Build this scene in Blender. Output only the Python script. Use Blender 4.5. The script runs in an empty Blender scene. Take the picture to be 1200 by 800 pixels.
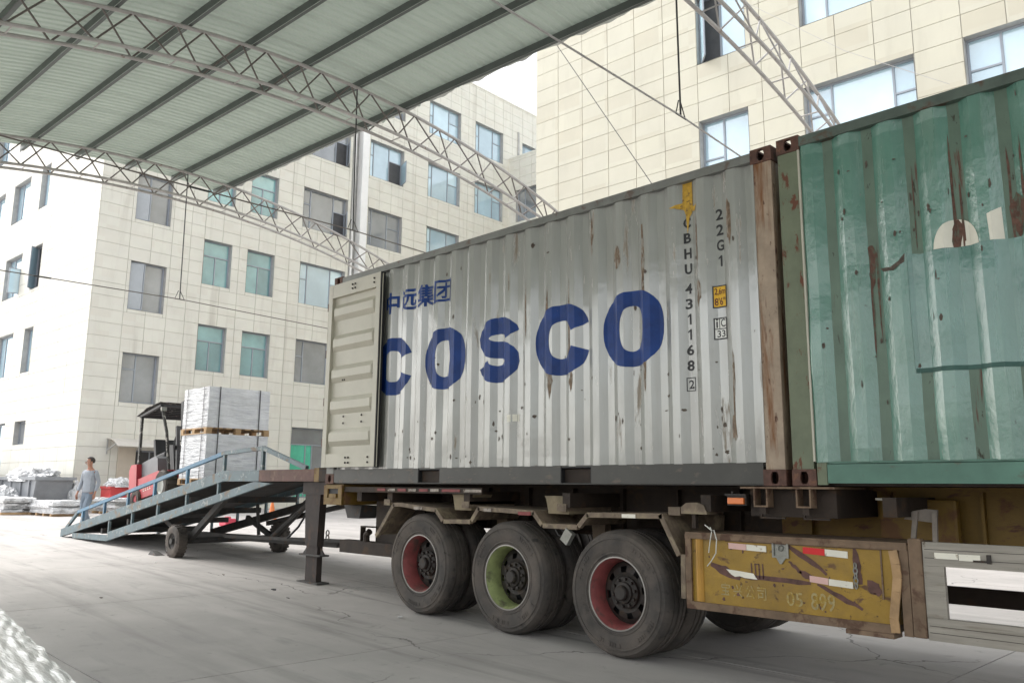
import bpy, bmesh, math, random
from mathutils import Vector, Matrix, Quaternion, noise
rnd = random.Random(7)
PI = math.pi
scene = bpy.context.scene
COL = scene.collection

# ------------------------------------------------------------------ camera
cam_d = bpy.data.cameras.new("camera"); cam = bpy.data.objects.new("camera", cam_d); COL.objects.link(cam)
F_PX, PITCH, ROLL, YAW = 968.579, 0.175105, 0.00915639, -0.791203
CAM = Vector((8.94240614, -5.63670108, -0.03090489))
fw = Vector((math.sin(YAW)*math.cos(PITCH), math.cos(YAW)*math.cos(PITCH), math.sin(PITCH)))
rt = Vector((math.cos(YAW), -math.sin(YAW), 0.0)); up = rt.cross(fw)
rt2 = rt*math.cos(ROLL)+up*math.sin(ROLL); up2 = -rt*math.sin(ROLL)+up*math.cos(ROLL)
m = Matrix((rt2, up2, -fw)).transposed().to_4x4(); m.translation = CAM
cam.matrix_world = m
cam_d.sensor_width = 36.0; cam_d.lens = F_PX/1200.0*36.0; cam_d.clip_start = 0.05; cam_d.clip_end = 2000
scene.camera = cam

# ------------------------------------------------------------------ light
SUN_EL, SUN_AZ = math.radians(46), math.atan2(-0.96, -0.22)     # azimuth measured from +Y towards +X
w = bpy.data.worlds.new("World"); scene.world = w; w.use_nodes = True
nt = w.node_tree; bg = nt.nodes['Background']
sky = nt.nodes.new('ShaderNodeTexSky'); sky.sky_type = 'NISHITA'; sky.sun_disc = False
sky.sun_elevation = SUN_EL; sky.sun_rotation = SUN_AZ; sky.air_density = 1.4; sky.dust_density = 3.0; sky.ozone_density = 1.0
hsv = nt.nodes.new('ShaderNodeHueSaturation'); hsv.inputs['Saturation'].default_value = 0.22
nt.links.new(sky.outputs[0], hsv.inputs['Color']); nt.links.new(hsv.outputs[0], bg.inputs['Color'])
bg.inputs['Strength'].default_value = 0.15
sun_d = bpy.data.lights.new("sun", 'SUN'); sun_d.energy = 0.6; sun_d.angle = math.radians(32); sun_d.color = (1.0, .965, .91)
sun = bpy.data.objects.new("sun", sun_d); COL.objects.link(sun)
sd = Vector((math.sin(SUN_AZ)*math.cos(SUN_EL), math.cos(SUN_AZ)*math.cos(SUN_EL), math.sin(SUN_EL)))
sun.rotation_euler = (-sd).to_track_quat('-Z', 'Y').to_euler(); sun.location = sd*60
vs = scene.view_settings; vs.view_transform = 'Standard'; vs.look = 'None'; vs.exposure = 1.52; vs.gamma = 1
scene.cycles.max_bounces = 8; scene.cycles.diffuse_bounces = 5

# ------------------------------------------------------------------ materials
MATS = {}
def mat(name, col, rough=.6, metal=0., var=.12, vs=3.0, layers=(), bump=None, spec=.5, cell=None, transl=0.0, ior=None, aniso=(1,1,1), alpha=None):
    """layers: (scale_xyz, lo, hi, colour, rough) painted over the base by noise; cell: per-piece tint"""
    if name in MATS: return MATS[name]
    m = bpy.data.materials.new(name); m.use_nodes = True; n = m.node_tree; N = n.nodes; L = n.links
    b = N['Principled BSDF']; out = N['Material Output']
    b.inputs['Metallic'].default_value = metal; b.inputs['Specular IOR Level'].default_value = spec
    if ior: b.inputs['IOR'].default_value = ior
    geo = N.new('ShaderNodeNewGeometry')
    def nz(scale, detail=5, dist=0.):
        mp = N.new('ShaderNodeMapping'); mp.inputs['Scale'].default_value = scale if isinstance(scale, tuple) else (scale,)*3
        L.new(geo.outputs['Position'], mp.inputs['Vector'])
        t = N.new('ShaderNodeTexNoise'); t.inputs['Scale'].default_value = 1; t.inputs['Detail'].default_value = detail; t.inputs['Roughness'].default_value = .62
        t.inputs['Distortion'].default_value = dist
        L.new(mp.outputs[0], t.inputs['Vector']); return t.outputs['Fac']
    t = nz(tuple(vs*a for a in aniso))
    mr = N.new('ShaderNodeMapRange'); mr.inputs['To Min'].default_value = 1-var*1.6; mr.inputs['To Max'].default_value = 1+var*1.6
    mr.inputs['From Min'].default_value = .25; mr.inputs['From Max'].default_value = .75
    L.new(t, mr.inputs['Value'])
    vm = N.new('ShaderNodeVectorMath'); vm.operation = 'SCALE'; vm.inputs[0].default_value = col; L.new(mr.outputs[0], vm.inputs['Scale'])
    c = vm.outputs[0]; r = None
    if cell:
        oi = N.new('ShaderNodeObjectInfo'); wn = N.new('ShaderNodeTexWhiteNoise'); wn.noise_dimensions = '4D'
        sn = N.new('ShaderNodeVectorMath'); sn.operation = 'SNAP'; sn.inputs[1].default_value = cell[0]
        rot = N.new('ShaderNodeVectorRotate'); rot.rotation_type = 'Z_AXIS'; rot.inputs['Angle'].default_value = -0.0579
        L.new(geo.outputs['Position'], rot.inputs['Vector']); L.new(rot.outputs[0], sn.inputs[0])
        L.new(sn.outputs[0], wn.inputs['Vector']); L.new(oi.outputs['Random'], wn.inputs['W'])
        mx = N.new('ShaderNodeMix'); mx.data_type = 'RGBA'; mx.blend_type = 'MULTIPLY'; mx.inputs[0].default_value = 1
        rp = N.new('ShaderNodeValToRGB'); e = rp.color_ramp.elements
        e[0].color = (*cell[1], 1); e[1].color = (*cell[2], 1); e.new(.5).color = (1, 1, 1, 1)
        L.new(wn.outputs['Value'], rp.inputs[0]); L.new(c, mx.inputs[6]); L.new(rp.outputs[0], mx.inputs[7]); c = mx.outputs[2]
    rr = None
    for (sc, lo, hi, lc, lr) in layers:
        t = nz(sc, 8, .3); mk = N.new('ShaderNodeMapRange'); mk.inputs['From Min'].default_value = lo; mk.inputs['From Max'].default_value = hi; L.new(t, mk.inputs['Value'])
        mx = N.new('ShaderNodeMix'); mx.data_type = 'RGBA'; L.new(mk.outputs[0], mx.inputs[0]); L.new(c, mx.inputs[6]); mx.inputs[7].default_value = (*lc, 1); c = mx.outputs[2]
        mf = N.new('ShaderNodeMix'); mf.data_type = 'FLOAT'; L.new(mk.outputs[0], mf.inputs[0])
        if rr is None: mf.inputs[2].default_value = rough
        else: L.new(rr, mf.inputs[2])
        mf.inputs[3].default_value = lr; rr = mf.outputs[0]
    L.new(c, b.inputs['Base Color'])
    if rr is not None: L.new(rr, b.inputs['Roughness'])
    else: b.inputs['Roughness'].default_value = rough
    if bump:
        bt = nz(bump[0], 6); bp = N.new('ShaderNodeBump'); bp.inputs['Strength'].default_value = bump[1]; bp.inputs['Distance'].default_value = bump[2] if len(bump) > 2 else .02
        L.new(bt, bp.inputs['Height']); L.new(bp.outputs[0], b.inputs['Normal'])
    if transl:
        tr = N.new('ShaderNodeBsdfTranslucent'); L.new(c, tr.inputs['Color']); ms = N.new('ShaderNodeMixShader'); ms.inputs[0].default_value = transl
        L.new(b.outputs[0], ms.inputs[1]); L.new(tr.outputs[0], ms.inputs[2]); L.new(ms.outputs[0], out.inputs['Surface'])
    if alpha is not None: b.inputs['Alpha'].default_value = alpha
    MATS[name] = m; return m

RUST = (.13, .05, .028); RUSTL = (.24, .10, .05); DIRT = (.10, .085, .065)
M_CONC = mat('concrete', (.42, .395, .378), .78, var=.14, vs=.5, layers=[((.35, 1.6, 1), .50, .75, (.50, .47, .45), .8), ((1.2, 5, 1), .56, .8, (.29, .275, .265), .7), ((5, 5, 5), .62, .72, (.30, .29, .27), .8), ((14, 14, 14), .69, .74, (.14, .13, .12), .8), ((.16, 2.6, 1), .60, .72, (.255, .24, .228), .7), ((1.6, 1.3, 1), .68, .74, (.20, .185, .17), .55), ((45, 45, 45), .70, .73, (.10, .09, .08), .8)], bump=((30, 30, 30), .25, .01))
def add_cracks(m):
    n = m.node_tree; N = n.nodes; L = n.links; b = N['Principled BSDF']; src = b.inputs['Base Color'].links[0].from_socket
    g_ = N.new('ShaderNodeNewGeometry'); nz_ = N.new('ShaderNodeTexNoise'); nz_.inputs['Scale'].default_value = 1.1; nz_.inputs['Detail'].default_value = 6
    L.new(g_.outputs['Position'], nz_.inputs['Vector']); ad = N.new('ShaderNodeVectorMath'); ad.operation = 'MULTIPLY_ADD'; ad.inputs[1].default_value = (1.3, 1.3, 0)
    L.new(nz_.outputs['Color'], ad.inputs[0]); L.new(g_.outputs['Position'], ad.inputs[2])
    vo = N.new('ShaderNodeTexVoronoi'); vo.voronoi_dimensions = '2D'; vo.feature = 'DISTANCE_TO_EDGE'; vo.inputs['Scale'].default_value = .22; L.new(ad.outputs[0], vo.inputs['Vector'])
    mr = N.new('ShaderNodeMapRange'); mr.inputs['From Min'].default_value = .0015; mr.inputs['From Max'].default_value = .0035; mr.inputs['To Min'].default_value = .75; mr.inputs['To Max'].default_value = 0
    L.new(vo.outputs['Distance'], mr.inputs['Value'])
    mk = N.new('ShaderNodeTexNoise'); mk.inputs['Scale'].default_value = .45; L.new(g_.outputs['Position'], mk.inputs['Vector'])
    m2 = N.new('ShaderNodeMapRange'); m2.inputs['From Min'].default_value = .45; m2.inputs['From Max'].default_value = .55; L.new(mk.outputs['Fac'], m2.inputs['Value'])
    mu = N.new('ShaderNodeMath'); mu.operation = 'MULTIPLY'; L.new(mr.outputs[0], mu.inputs[0]); L.new(m2.outputs[0], mu.inputs[1])
    mx = N.new('ShaderNodeMix'); mx.data_type = 'RGBA'; mx.inputs[7].default_value = (.10, .09, .085, 1); L.new(mu.outputs[0], mx.inputs[0]); L.new(src, mx.inputs[6]); c = mx.outputs[2]
    # tyre tracks: dark parallel bands along the truck, broken up
    for y0, wd, k in ((-1.05, .11, .38), (-.70, .12, .32), (-2.55, .10, .28), (-2.15, .10, .24), (.95, .12, .4), (3.4, .16, .4), (5.2, .16, .35)):
        sx = N.new('ShaderNodeSeparateXYZ'); L.new(g_.outputs['Position'], sx.inputs[0])
        ma = N.new('ShaderNodeMath'); ma.operation = 'MULTIPLY_ADD'; ma.inputs[1].default_value = .045; ma.inputs[2].default_value = -y0; L.new(sx.outputs['X'], ma.inputs[0])
        sb = N.new('ShaderNodeMath'); sb.operation = 'ADD'; L.new(sx.outputs['Y'], sb.inputs[0]); L.new(ma.outputs[0], sb.inputs[1])
        ab = N.new('ShaderNodeMath'); ab.operation = 'ABSOLUTE'; L.new(sb.outputs[0], ab.inputs[0])
        r2 = N.new('ShaderNodeMapRange'); r2.inputs['From Min'].default_value = wd*.6; r2.inputs['From Max'].default_value = wd*1.4; r2.inputs['To Min'].default_value = k; r2.inputs['To Max'].default_value = 0; L.new(ab.outputs[0], r2.inputs['Value'])
        mp = N.new('ShaderNodeMapping'); mp.inputs['Scale'].default_value = (.7, 9, 1); L.new(g_.outputs['Position'], mp.inputs['Vector'])
        tn = N.new('ShaderNodeTexNoise'); tn.inputs['Scale'].default_value = 1; tn.inputs['Detail'].default_value = 5; L.new(mp.outputs[0], tn.inputs['Vector'])
        r3 = N.new('ShaderNodeMapRange'); r3.inputs['From Min'].default_value = .4; r3.inputs['From Max'].default_value = .62; L.new(tn.outputs['Fac'], r3.inputs['Value'])
        mm = N.new('ShaderNodeMath'); mm.operation = 'MULTIPLY'; L.new(r2.outputs[0], mm.inputs[0]); L.new(r3.outputs[0], mm.inputs[1])
        mx = N.new('ShaderNodeMix'); mx.data_type = 'RGBA'; mx.inputs[7].default_value = (.17, .155, .145, 1); L.new(mm.outputs[0], mx.inputs[0]); L.new(c, mx.inputs[6]); c = mx.outputs[2]
    L.new(c, b.inputs['Base Color'])
add_cracks(M_CONC)
M_BASE = mat('joint_filler', (.12, .115, .11), .9)
M_CLAD = mat('stone_cladding', (.70, .685, .615), .62, var=.035, vs=.8, cell=((.53, .53, .287), (.97, .955, .94), (1.01, 1.015, 1.0)), layers=[((2, 2, .35), .55, .8, (.62, .60, .53), .6), ((1.6, 1.6, .10), .56, .74, (.54, .515, .45), .7), ((4, 4, .25), .66, .78, (.49, .46, .40), .7)])
M_CLAD2 = mat('yellow_stone_cladding', (.545, .52, .425), .62, var=.035, vs=.8, cell=((1.06, 50, .613), (.94, .92, .89), (1.02, 1.02, 1.0)), layers=[((2, 2, .35), .55, .8, (.49, .465, .375), .6)])
M_JOINT = mat('cladding_joint', (.52, .505, .455), .8)
M_PIL = mat('white_paint', (.84, .84, .83), .5, var=.03)
M_REV = mat('window_reveal', (.42, .415, .40), .6)  # wall grey set darker for the shade in reveals and the recess
M_WFR = mat('window_frame', (.30, .33, .37), .4, var=.03)
M_GT = mat('teal_glass', (.19, .37, .38), .05, var=.25, vs=.5, spec=1.0, ior=1.7, cell=((99, 99, 99), (.72, .74, .76), (1.22, 1.2, 1.18)))
M_GG = mat('grey_glass', (.22, .235, .245), .05, var=.25, vs=.4, spec=1.0, ior=1.7, cell=((99, 99, 99), (.72, .74, .76), (1.22, 1.2, 1.18)))
M_GB = mat('sky_glass', (.42, .58, .66), .04, var=.15, vs=.35, spec=1.0, ior=1.9, cell=((99, 99, 99), (.72, .74, .76), (1.22, 1.2, 1.18)))
M_GGREEN = mat('green_screen', (.10, .50, .33), .5)
M_DARK = mat('dark_interior', (.09, .09, .092), .9)
M_ROOF = mat('roof_sheet_underside', (.42, .485, .42), .5, var=.04, vs=1.0, aniso=(2.5, .3, 1), layers=[((10, .25, 1), .52, .7, (.45, .51, .445), .5), ((5, .4, 1), .60, .75, (.38, .44, .38), .5)], transl=.08)
M_FOIL = mat('edge_foil', (.5, .52, .5), .4, metal=.2, bump=((20, 20, 20), .6))
M_PURL = mat('purlin_paint', (.095, .11, .10), .5, var=.15)
M_TRUSS = mat('truss_paint', (.44, .42, .40), .45, var=.12, vs=5, layers=[((9, 9, 9), .62, .72, (.22, .14, .10), .7)])
M_TIE = mat('tie_rod_paint', (.16, .14, .125), .5, var=.2, vs=6)
M_BRACE_SHADE = mat('shaded_brace_paint', (.15, .13, .115), .5, var=.15, vs=6)  # truss paint darkened for the shade under the roof
M_WIRE = mat('wire', (.05, .05, .05), .6)
M_GREY = mat('grey_container_paint', (.315, .322, .298), .15, var=.06, vs=2, aniso=(3, 1, .5), layers=[((7, 7, .5), .50, .74, (.285, .28, .25), .3), ((10, 10, 1.6), .62, .69, (.22, .18, .13), .75), ((26, 26, 9), .70, .73, (.075, .045, .03), .8), ((3.4, 8, 2.3), .70, .73, (.13, .09, .06), .8)], bump=((2.2, 2.2, 1.1), .25, .03), ior=2.1)
M_GREYRAIL = mat('grey_rail_paint', (.045, .044, .038), .5, var=.14, vs=4, layers=[((5, 5, 12), .58, .68, (.12, .10, .08), .7)])
M_TOPRAIL = mat('top_rail_paint', (.17, .175, .16), .5, var=.15, vs=5, layers=[((8, 8, 8), .58, .66, (.13, .10, .08), .7)])
M_SEAL_SHADE = mat('rubber_and_recess_shade', (.012, .012, .013), .6)  # black for rubber, and for shade inside recesses and behind rims
M_RUSTP = mat('rusty_beige_post', (.33, .255, .185), .6, var=.2, vs=5, layers=[((9, 9, 1.1), .52, .66, (.19, .085, .035), .8), ((14, 14, 1.4), .60, .66, (.12, .05, .025), .8), ((18, 18, 6), .60, .66, (.09, .04, .025), .85)], bump=((30, 30, 10), .4, .01))
M_CAST = mat('rusty_casting', (.095, .045, .032), .75, var=.3, vs=12, layers=[((20, 20, 20), .55, .65, (.16, .075, .045), .8)], bump=((40, 40, 40), .4, .008))
M_GPOST = mat('mossy_green_post', (.14, .165, .105), .6, var=.12, vs=5, layers=[((10, 10, 4), .58, .62, RUST, .8), ((5, 5, 2), .64, .67, (.10, .035, .02), .8)], bump=((30, 30, 10), .3, .01))
M_GREEN = mat('green_container_paint', (.092, .222, .170), .25, var=.10, vs=1.6, aniso=(2, 1, .6), layers=[((6, 6, .6), .52, .72, (.135, .245, .19), .32), ((22, 22, 12), .68, .72, (.03, .05, .04), .7), ((13, 13, 1.2), .69, .73, (.16, .07, .05), .8)], bump=((3, 3, 2), .5, .03), ior=1.9)
M_GINNER = mat('weathered_green_paint', (.115, .175, .13), .5, var=.12, vs=3, layers=[((16, 16, 1.0), .60, .65, (.12, .05, .035), .8), ((24, 24, 8), .62, .67, (.05, .05, .035), .8)], bump=((14, 14, 5), .4, .01))
M_GPATCH = mat('green_patch_paint', (.078, .205, .168), .27, var=.10, vs=2.0, bump=((3, 3, 2), .45, .03), ior=1.9, layers=[((6, 6, .6), .54, .74, (.11, .235, .185), .32), ((22, 22, 12), .69, .73, (.04, .06, .05), .7)])
M_GRAIL = mat('green_rail_paint', (.08, .18, .135), .5, var=.15, vs=3, layers=[((6, 6, 10), .6, .7, (.09, .10, .07), .7)])
M_BLUE = mat('blue_lettering', (.004, .036, .18), .42, spec=.3, var=.2, vs=4, layers=[((9, 9, 1.4), .66, .72, (.16, .19, .22), .6), ((20, 20, 5), .72, .75, (.25, .26, .26), .6)])
M_BLACK = mat('black_print', (.02, .02, .022), .5)
M_WHITE = mat('white_print', (.78, .78, .74), .5, var=.05)
M_CREAMP = mat('cream_letter_paint', (.72, .70, .60), .5, var=.08)
M_YEL = mat('yellow_label', (.72, .42, .02), .5, var=.08)
M_RTAPE = mat('ochre_tape', (.50, .30, .03), .6, var=.2, vs=20, layers=[((30, 30, 30), .56, .62, (.22, .13, .04), .7)])
M_DOOR = mat('cream_door_paint', (.46, .44, .36), .45, var=.05, layers=[((6, 6, 3), .6, .75, (.40, .38, .31), .6), ((24, 24, 24), .72, .74, (.08, .06, .04), .8)])
M_TYRE = mat('tyre_rubber', (.05, .044, .04), .8, var=.2, vs=4, layers=[((2.5, 2.5, 2.5), .40, .66, (.12, .10, .085), .9), ((9, 9, 9), .58, .68, (.03, .026, .024), .8)], bump=((40, 40, 40), .3, .004))
M_RIMR = mat('red_rim_paint', (.27, .07, .068), .6, var=.2, vs=6, layers=[((7, 7, 7), .52, .66, (.12, .07, .06), .8)])
M_RIMG = mat('green_rim_paint', (.27, .31, .13), .6, var=.2, vs=6, layers=[((7, 7, 7), .55, .68, (.12, .12, .07), .8)])
M_LIP = mat('rim_lip', (.30, .28, .26), .5, metal=.3, var=.2)
M_HUB = mat('greasy_hub', (.025, .02, .017), .65, var=.25, vs=9, layers=[((12, 12, 12), .55, .65, (.055, .038, .026), .8)])
M_CHAS = mat('shaded_chassis_rust', (.03, .02, .014), .8, var=.3, vs=4, layers=[((5, 5, 5), .55, .66, (.06, .034, .018), .85)], bump=((25, 25, 25), .3, .01))  # rust made darker for the shade under the containers
M_OCHRE = mat('ochre_paint', (.17, .10, .014), .6, var=.15, vs=3, layers=[((4, 4, 4), .54, .62, (.14, .07, .03), .8), ((3, 3, 9), .60, .66, (.10, .045, .03), .8)], bump=((20, 20, 20), .3, .01))
M_FEND = mat('muddy_fender', (.16, .12, .085), .75, var=.3, vs=6, layers=[((8, 8, 8), .50, .62, (.26, .21, .14), .8), ((5, 5, 5), .62, .7, (.07, .04, .025), .8)])
M_BOXP = mat('box_paint', (.31, .185, .018), .5, var=.14, vs=4, layers=[((3.4, 3.4, 6), .60, .65, (.13, .07, .035), .8), ((11, 11, 11), .61, .66, (.07, .035, .022), .85), ((2, 2, 2), .48, .70, (.19, .115, .03), .6)], bump=((22, 22, 22), .3, .01))
M_BOXF = mat('box_frame_rust', (.16, .105, .065), .7, var=.25, vs=7, layers=[((9, 9, 9), .52, .62, (.10, .055, .035), .85)])
M_ALU = mat('weathered_grey_planks', (.30, .275, .235), .65, var=.14, vs=3, aniso=(.6, 1, 8), layers=[((2, 2, 18), .56, .68, (.20, .17, .135), .75), ((14, 14, 14), .64, .70, (.09, .06, .04), .8)], bump=((3, 3, 50), .25, .006))
M_RED = mat('red_reflector', (.62, .012, .015), .3, var=.06)
M_REFW = mat('white_reflector', (.75, .72, .62), .35, var=.08, layers=[((25, 25, 25), .62, .68, (.35, .28, .2), .6)])
M_PINK = mat('faded_pink_reflector', (.66, .42, .38), .4, var=.1)
M_ORANGE = mat('orange_lens', (.75, .21, .06), .25, var=.06)
M_STEEL = mat('galvanised_latch', (.24, .24, .215), .45, metal=.4, var=.15, vs=12)
M_RAMPB = mat('ramp_blue_paint', (.10, .15, .17), .5, var=.15, vs=3, layers=[((4, 4, 4), .56, .64, (.20, .16, .125), .75), ((9, 9, 9), .58, .64, (.27, .30, .29), .6), ((15, 15, 15), .66, .70, RUST, .8)])
M_RAMPL = mat('ramp_bright_blue', (.085, .20, .31), .5, var=.15, vs=3, layers=[((6, 6, 6), .58, .66, (.22, .20, .16), .75)])
M_RAMPR = mat('ramp_maroon_steel', (.12, .062, .05), .7, var=.2, vs=5, layers=[((7, 7, 7), .55, .66, (.19, .12, .09), .8)])
M_RAMPD = mat('ramp_dark_steel', (.055, .052, .05), .75, var=.25, vs=5, layers=[((8, 8, 8), .56, .66, (.10, .065, .045), .85)])
M_FLRED = mat('forklift_red', (.46, .035, .05), .4, var=.08)
M_FLGREY = mat('forklift_grey', (.20, .205, .215), .5, var=.1)
M_FLDARK = mat('forklift_black', (.03, .03, .032), .55, var=.2)
M_FLWORN = mat('worn_black_post', (.05, .048, .045), .6, var=.2, layers=[((14, 14, 9), .55, .60, (.36, .34, .31), .7)])
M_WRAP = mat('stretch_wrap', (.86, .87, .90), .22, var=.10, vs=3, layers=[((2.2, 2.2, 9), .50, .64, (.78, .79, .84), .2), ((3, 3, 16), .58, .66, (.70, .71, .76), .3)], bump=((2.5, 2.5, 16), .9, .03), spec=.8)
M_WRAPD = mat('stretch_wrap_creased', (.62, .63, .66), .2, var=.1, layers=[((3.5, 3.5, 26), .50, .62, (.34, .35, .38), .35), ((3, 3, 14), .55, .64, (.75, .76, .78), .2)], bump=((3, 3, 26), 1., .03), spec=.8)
M_FILM = mat('crinkled_film', (.58, .57, .55), .22, var=.1, layers=[((3, 24, 10), .46, .60, (.86, .86, .84), .18), ((5, 40, 10), .60, .70, (.42, .41, .39), .3)], bump=((4, 26, 10), .5, .02), spec=.9)
M_STRAP = mat('dark_strap', (.06, .06, .07), .5)
M_WOOD = mat('pallet_wood', (.50, .33, .18), .75, var=.18, vs=6, aniso=(1, 1, 8), layers=[((8, 8, 40), .58, .68, (.28, .17, .09), .8)])
M_SKIN = mat('skin', (.40, .20, .13), .55, var=.05)
M_HAIR = mat('hair', (.035, .028, .024), .7)
M_SHIRT = mat('grey_shirt', (.33, .36, .40), .85, var=.08, vs=10, bump=((14, 14, 8), .5, .02))
M_COLLAR = mat('red_scarf', (.42, .07, .05), .8)
M_JEANS = mat('blue_jeans', (.19, .235, .29), .85, var=.12, vs=10, bump=((14, 14, 8), .5, .02))
M_SHOE = mat('brown_shoe', (.10, .07, .05), .7)
M_BIN = mat('grey_skip_paint', (.26, .27, .285), .55, var=.12, vs=2)
M_PLAST = mat('crumpled_white_plastic', (.66, .66, .66), .35, var=.14, vs=2.2, layers=[((4, 4, 7), .54, .66, (.34, .345, .35), .4), ((2, 2, 6), .56, .7, (.84, .84, .83), .3)], bump=((7, 7, 14), .9, .08))
M_AWN = mat('awning_sheet', (.62, .58, .52), .5, var=.06)
M_PORCH = mat('porch_wall', (.58, .51, .42), .7, var=.05)

# ------------------------------------------------------------------ mesh helpers
WM = {}
def tagp(o, label=None, cat=None, group=None, kind=None):
    if label: o['label'] = label
    if cat: o['category'] = cat
    if group: o['group'] = group
    if kind: o['kind'] = kind
    return o
def thing(name, label, cat, loc, rotz=0., group=None, tilt=None):
    o = bpy.data.objects.new(name, None); COL.objects.link(o); o.empty_display_size = .2
    mw = Matrix.Translation(Vector(loc)) @ Matrix.Rotation(rotz, 4, 'Z')
    if tilt: mw = mw @ Matrix.Rotation(tilt, 4, 'Y')
    o.matrix_world = mw; WM[o.name] = mw
    return tagp(o, label, cat, group)
class MB:
    def __init__(s, F=None): s.v = []; s.f = []; s.F = F or Matrix.Identity(4)
    def add(s, vs, fs):
        k = len(s.v); s.v += [s.F @ Vector(p) for p in vs]; s.f += [tuple(i+k for i in f) for f in fs]; return s
    def box(s, x0, x1, y0, y1, z0, z1):
        return s.add([(x0,y0,z0),(x1,y0,z0),(x1,y1,z0),(x0,y1,z0),(x0,y0,z1),(x1,y0,z1),(x1,y1,z1),(x0,y1,z1)],
                     [(0,3,2,1),(4,5,6,7),(0,1,5,4),(1,2,6,5),(2,3,7,6),(3,0,4,7)])
    def bbox(s, x0, x1, y0, y1, z0, z1, b):
        """box with chamfered edges"""
        bm = bmesh.new(); bmesh.ops.create_cube(bm, size=1)
        for v in bm.verts: v.co = Vector(((x0+x1)/2+v.co.x*(x1-x0), (y0+y1)/2+v.co.y*(y1-y0), (z0+z1)/2+v.co.z*(z1-z0)))
        bmesh.ops.bevel(bm, geom=bm.edges[:], offset=b, segments=2, affect='EDGES', profile=.6)
        return s.bm(bm)
    def bm(s, bm):
        bm.verts.index_update(); s.add([v.co.copy() for v in bm.verts], [[v.index for v in f.verts] for f in bm.faces]); bm.free(); return s
    def beam(s, a, b, wd, ht, upv=(0,0,1), ends=None):
        a = Vector(a); b = Vector(b); d = (b-a).normalized(); u = Vector(upv); sd_ = d.cross(u).normalized(); u = sd_.cross(d)
        vs_ = []
        for p in (a, b):
            for (i, j) in ((-1,-1),(1,-1),(1,1),(-1,1)): vs_.append(p+sd_*i*wd/2+u*j*ht/2)
        return s.add(vs_, [(0,1,2,3),(7,6,5,4),(0,4,5,1),(1,5,6,2),(2,6,7,3),(3,7,4,0)])
    def tube(s, pts, r, n=8, caps=True):
        pts = [Vector(p) for p in pts]; k = len(pts); rr = r if isinstance(r, (list, tuple)) else [r]*k; V = []; Fc = []
        ref = None
        for i, p in enumerate(pts):
            d = (pts[min(i+1,k-1)]-pts[max(i-1,0)]).normalized()
            if ref is None: ref = d.orthogonal().normalized()
            a = (ref-d*ref.dot(d)); a = a.normalized() if a.length > 1e-6 else d.orthogonal().normalized(); ref = a; b = d.cross(a)
            for j in range(n): V.append(p+(a*math.cos(2*PI*j/n)+b*math.sin(2*PI*j/n))*rr[i])
        for i in range(k-1):
            for j in range(n): Fc.append((i*n+j, i*n+(j+1)%n, (i+1)*n+(j+1)%n, (i+1)*n+j))
        if caps: Fc += [tuple(range(n))[::-1], tuple(range((k-1)*n, k*n))]
        return s.add(V, Fc)
    def lathe(s, prof, n=40, c=(0,0,0), close=False):
        """prof: (radius, y) pairs, axis along Y"""
        V = []; Fc = []; k = len(prof)
        for j in range(n):
            a = 2*PI*j/n
            for (r, y) in prof: V.append((c[0]+r*math.cos(a), c[1]+y, c[2]+r*math.sin(a)))
        for j in range(n):
            for i in range(k-1 if not close else k):
                i2 = (i+1) % k; Fc.append((j*k+i, ((j+1)%n)*k+i, ((j+1)%n)*k+i2, j*k+i2))
        return s.add(V, Fc)
    def extrude(s, poly, y0, y1):
        """polygon in x,z swept from y0 to y1"""
        n = len(poly); V = [(x, y0, z) for x, z in poly]+[(x, y1, z) for x, z in poly]
        return s.add(V, [tuple(range(n)), tuple(range(2*n-1, n-1, -1))]+[(i, i+n, (i+1)%n+n, (i+1)%n) for i in range(n)])
    def strip(s, line, y0, y1, t):
        """bent plate: polyline in x,z with thickness t below, from y0 to y1"""
        for (a, b) in zip(line, line[1:]):
            d = Vector((b[0]-a[0], 0, b[1]-a[1])).normalized(); nn = Vector((d.z, 0, -d.x))
            if nn.z > 0: nn = -nn
            P = [Vector((a[0], 0, a[1])), Vector((b[0], 0, b[1]))]; P += [P[1]+nn*t, P[0]+nn*t]
            s.extrude([(q.x, q.z) for q in P], y0, y1)
        return s
    def build(s, name, m, parent=None, smooth=False, label=None, kind=None, fixn=True):
        inv = None
        if parent is not None:
            r = parent
            while r.parent: r = r.parent
            inv = WM[r.name].inverted() if r.name in WM else None
        vs_ = [inv @ v for v in s.v] if inv else s.v
        me = bpy.data.meshes.new(name); me.from_pydata([tuple(v) for v in vs_], [], s.f)
        if fixn:
            b = bmesh.new(); b.from_mesh(me); bmesh.ops.recalc_face_normals(b, faces=b.faces); b.to_mesh(me); b.free()
        if isinstance(m, (list, tuple)):
            for q in m: me.materials.append(q)
        else: me.materials.append(m)
        if smooth:
            me.shade_smooth()
            try: me.set_sharp_from_angle(angle=math.radians(35))
            except Exception: pass
        o = bpy.data.objects.new(name, me); COL.objects.link(o)
        if parent is not None: o.parent = parent
        if label: o['label'] = label
        if kind: o['kind'] = kind
        return o
def copy_tree(o, mw, label=None, parent=None):
    c = o.copy(); COL.objects.link(c)
    if parent: c.parent = parent
    else:
        c.matrix_world = mw; WM[c.name] = mw
        if label: c['label'] = label
    for ch in list(o.children): copy_tree(ch, None, None, c)
    return c

YB = 0.0578910806
BR = Matrix.Rotation(YB, 4, 'Z')      # frame of the buildings and the canopy

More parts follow.
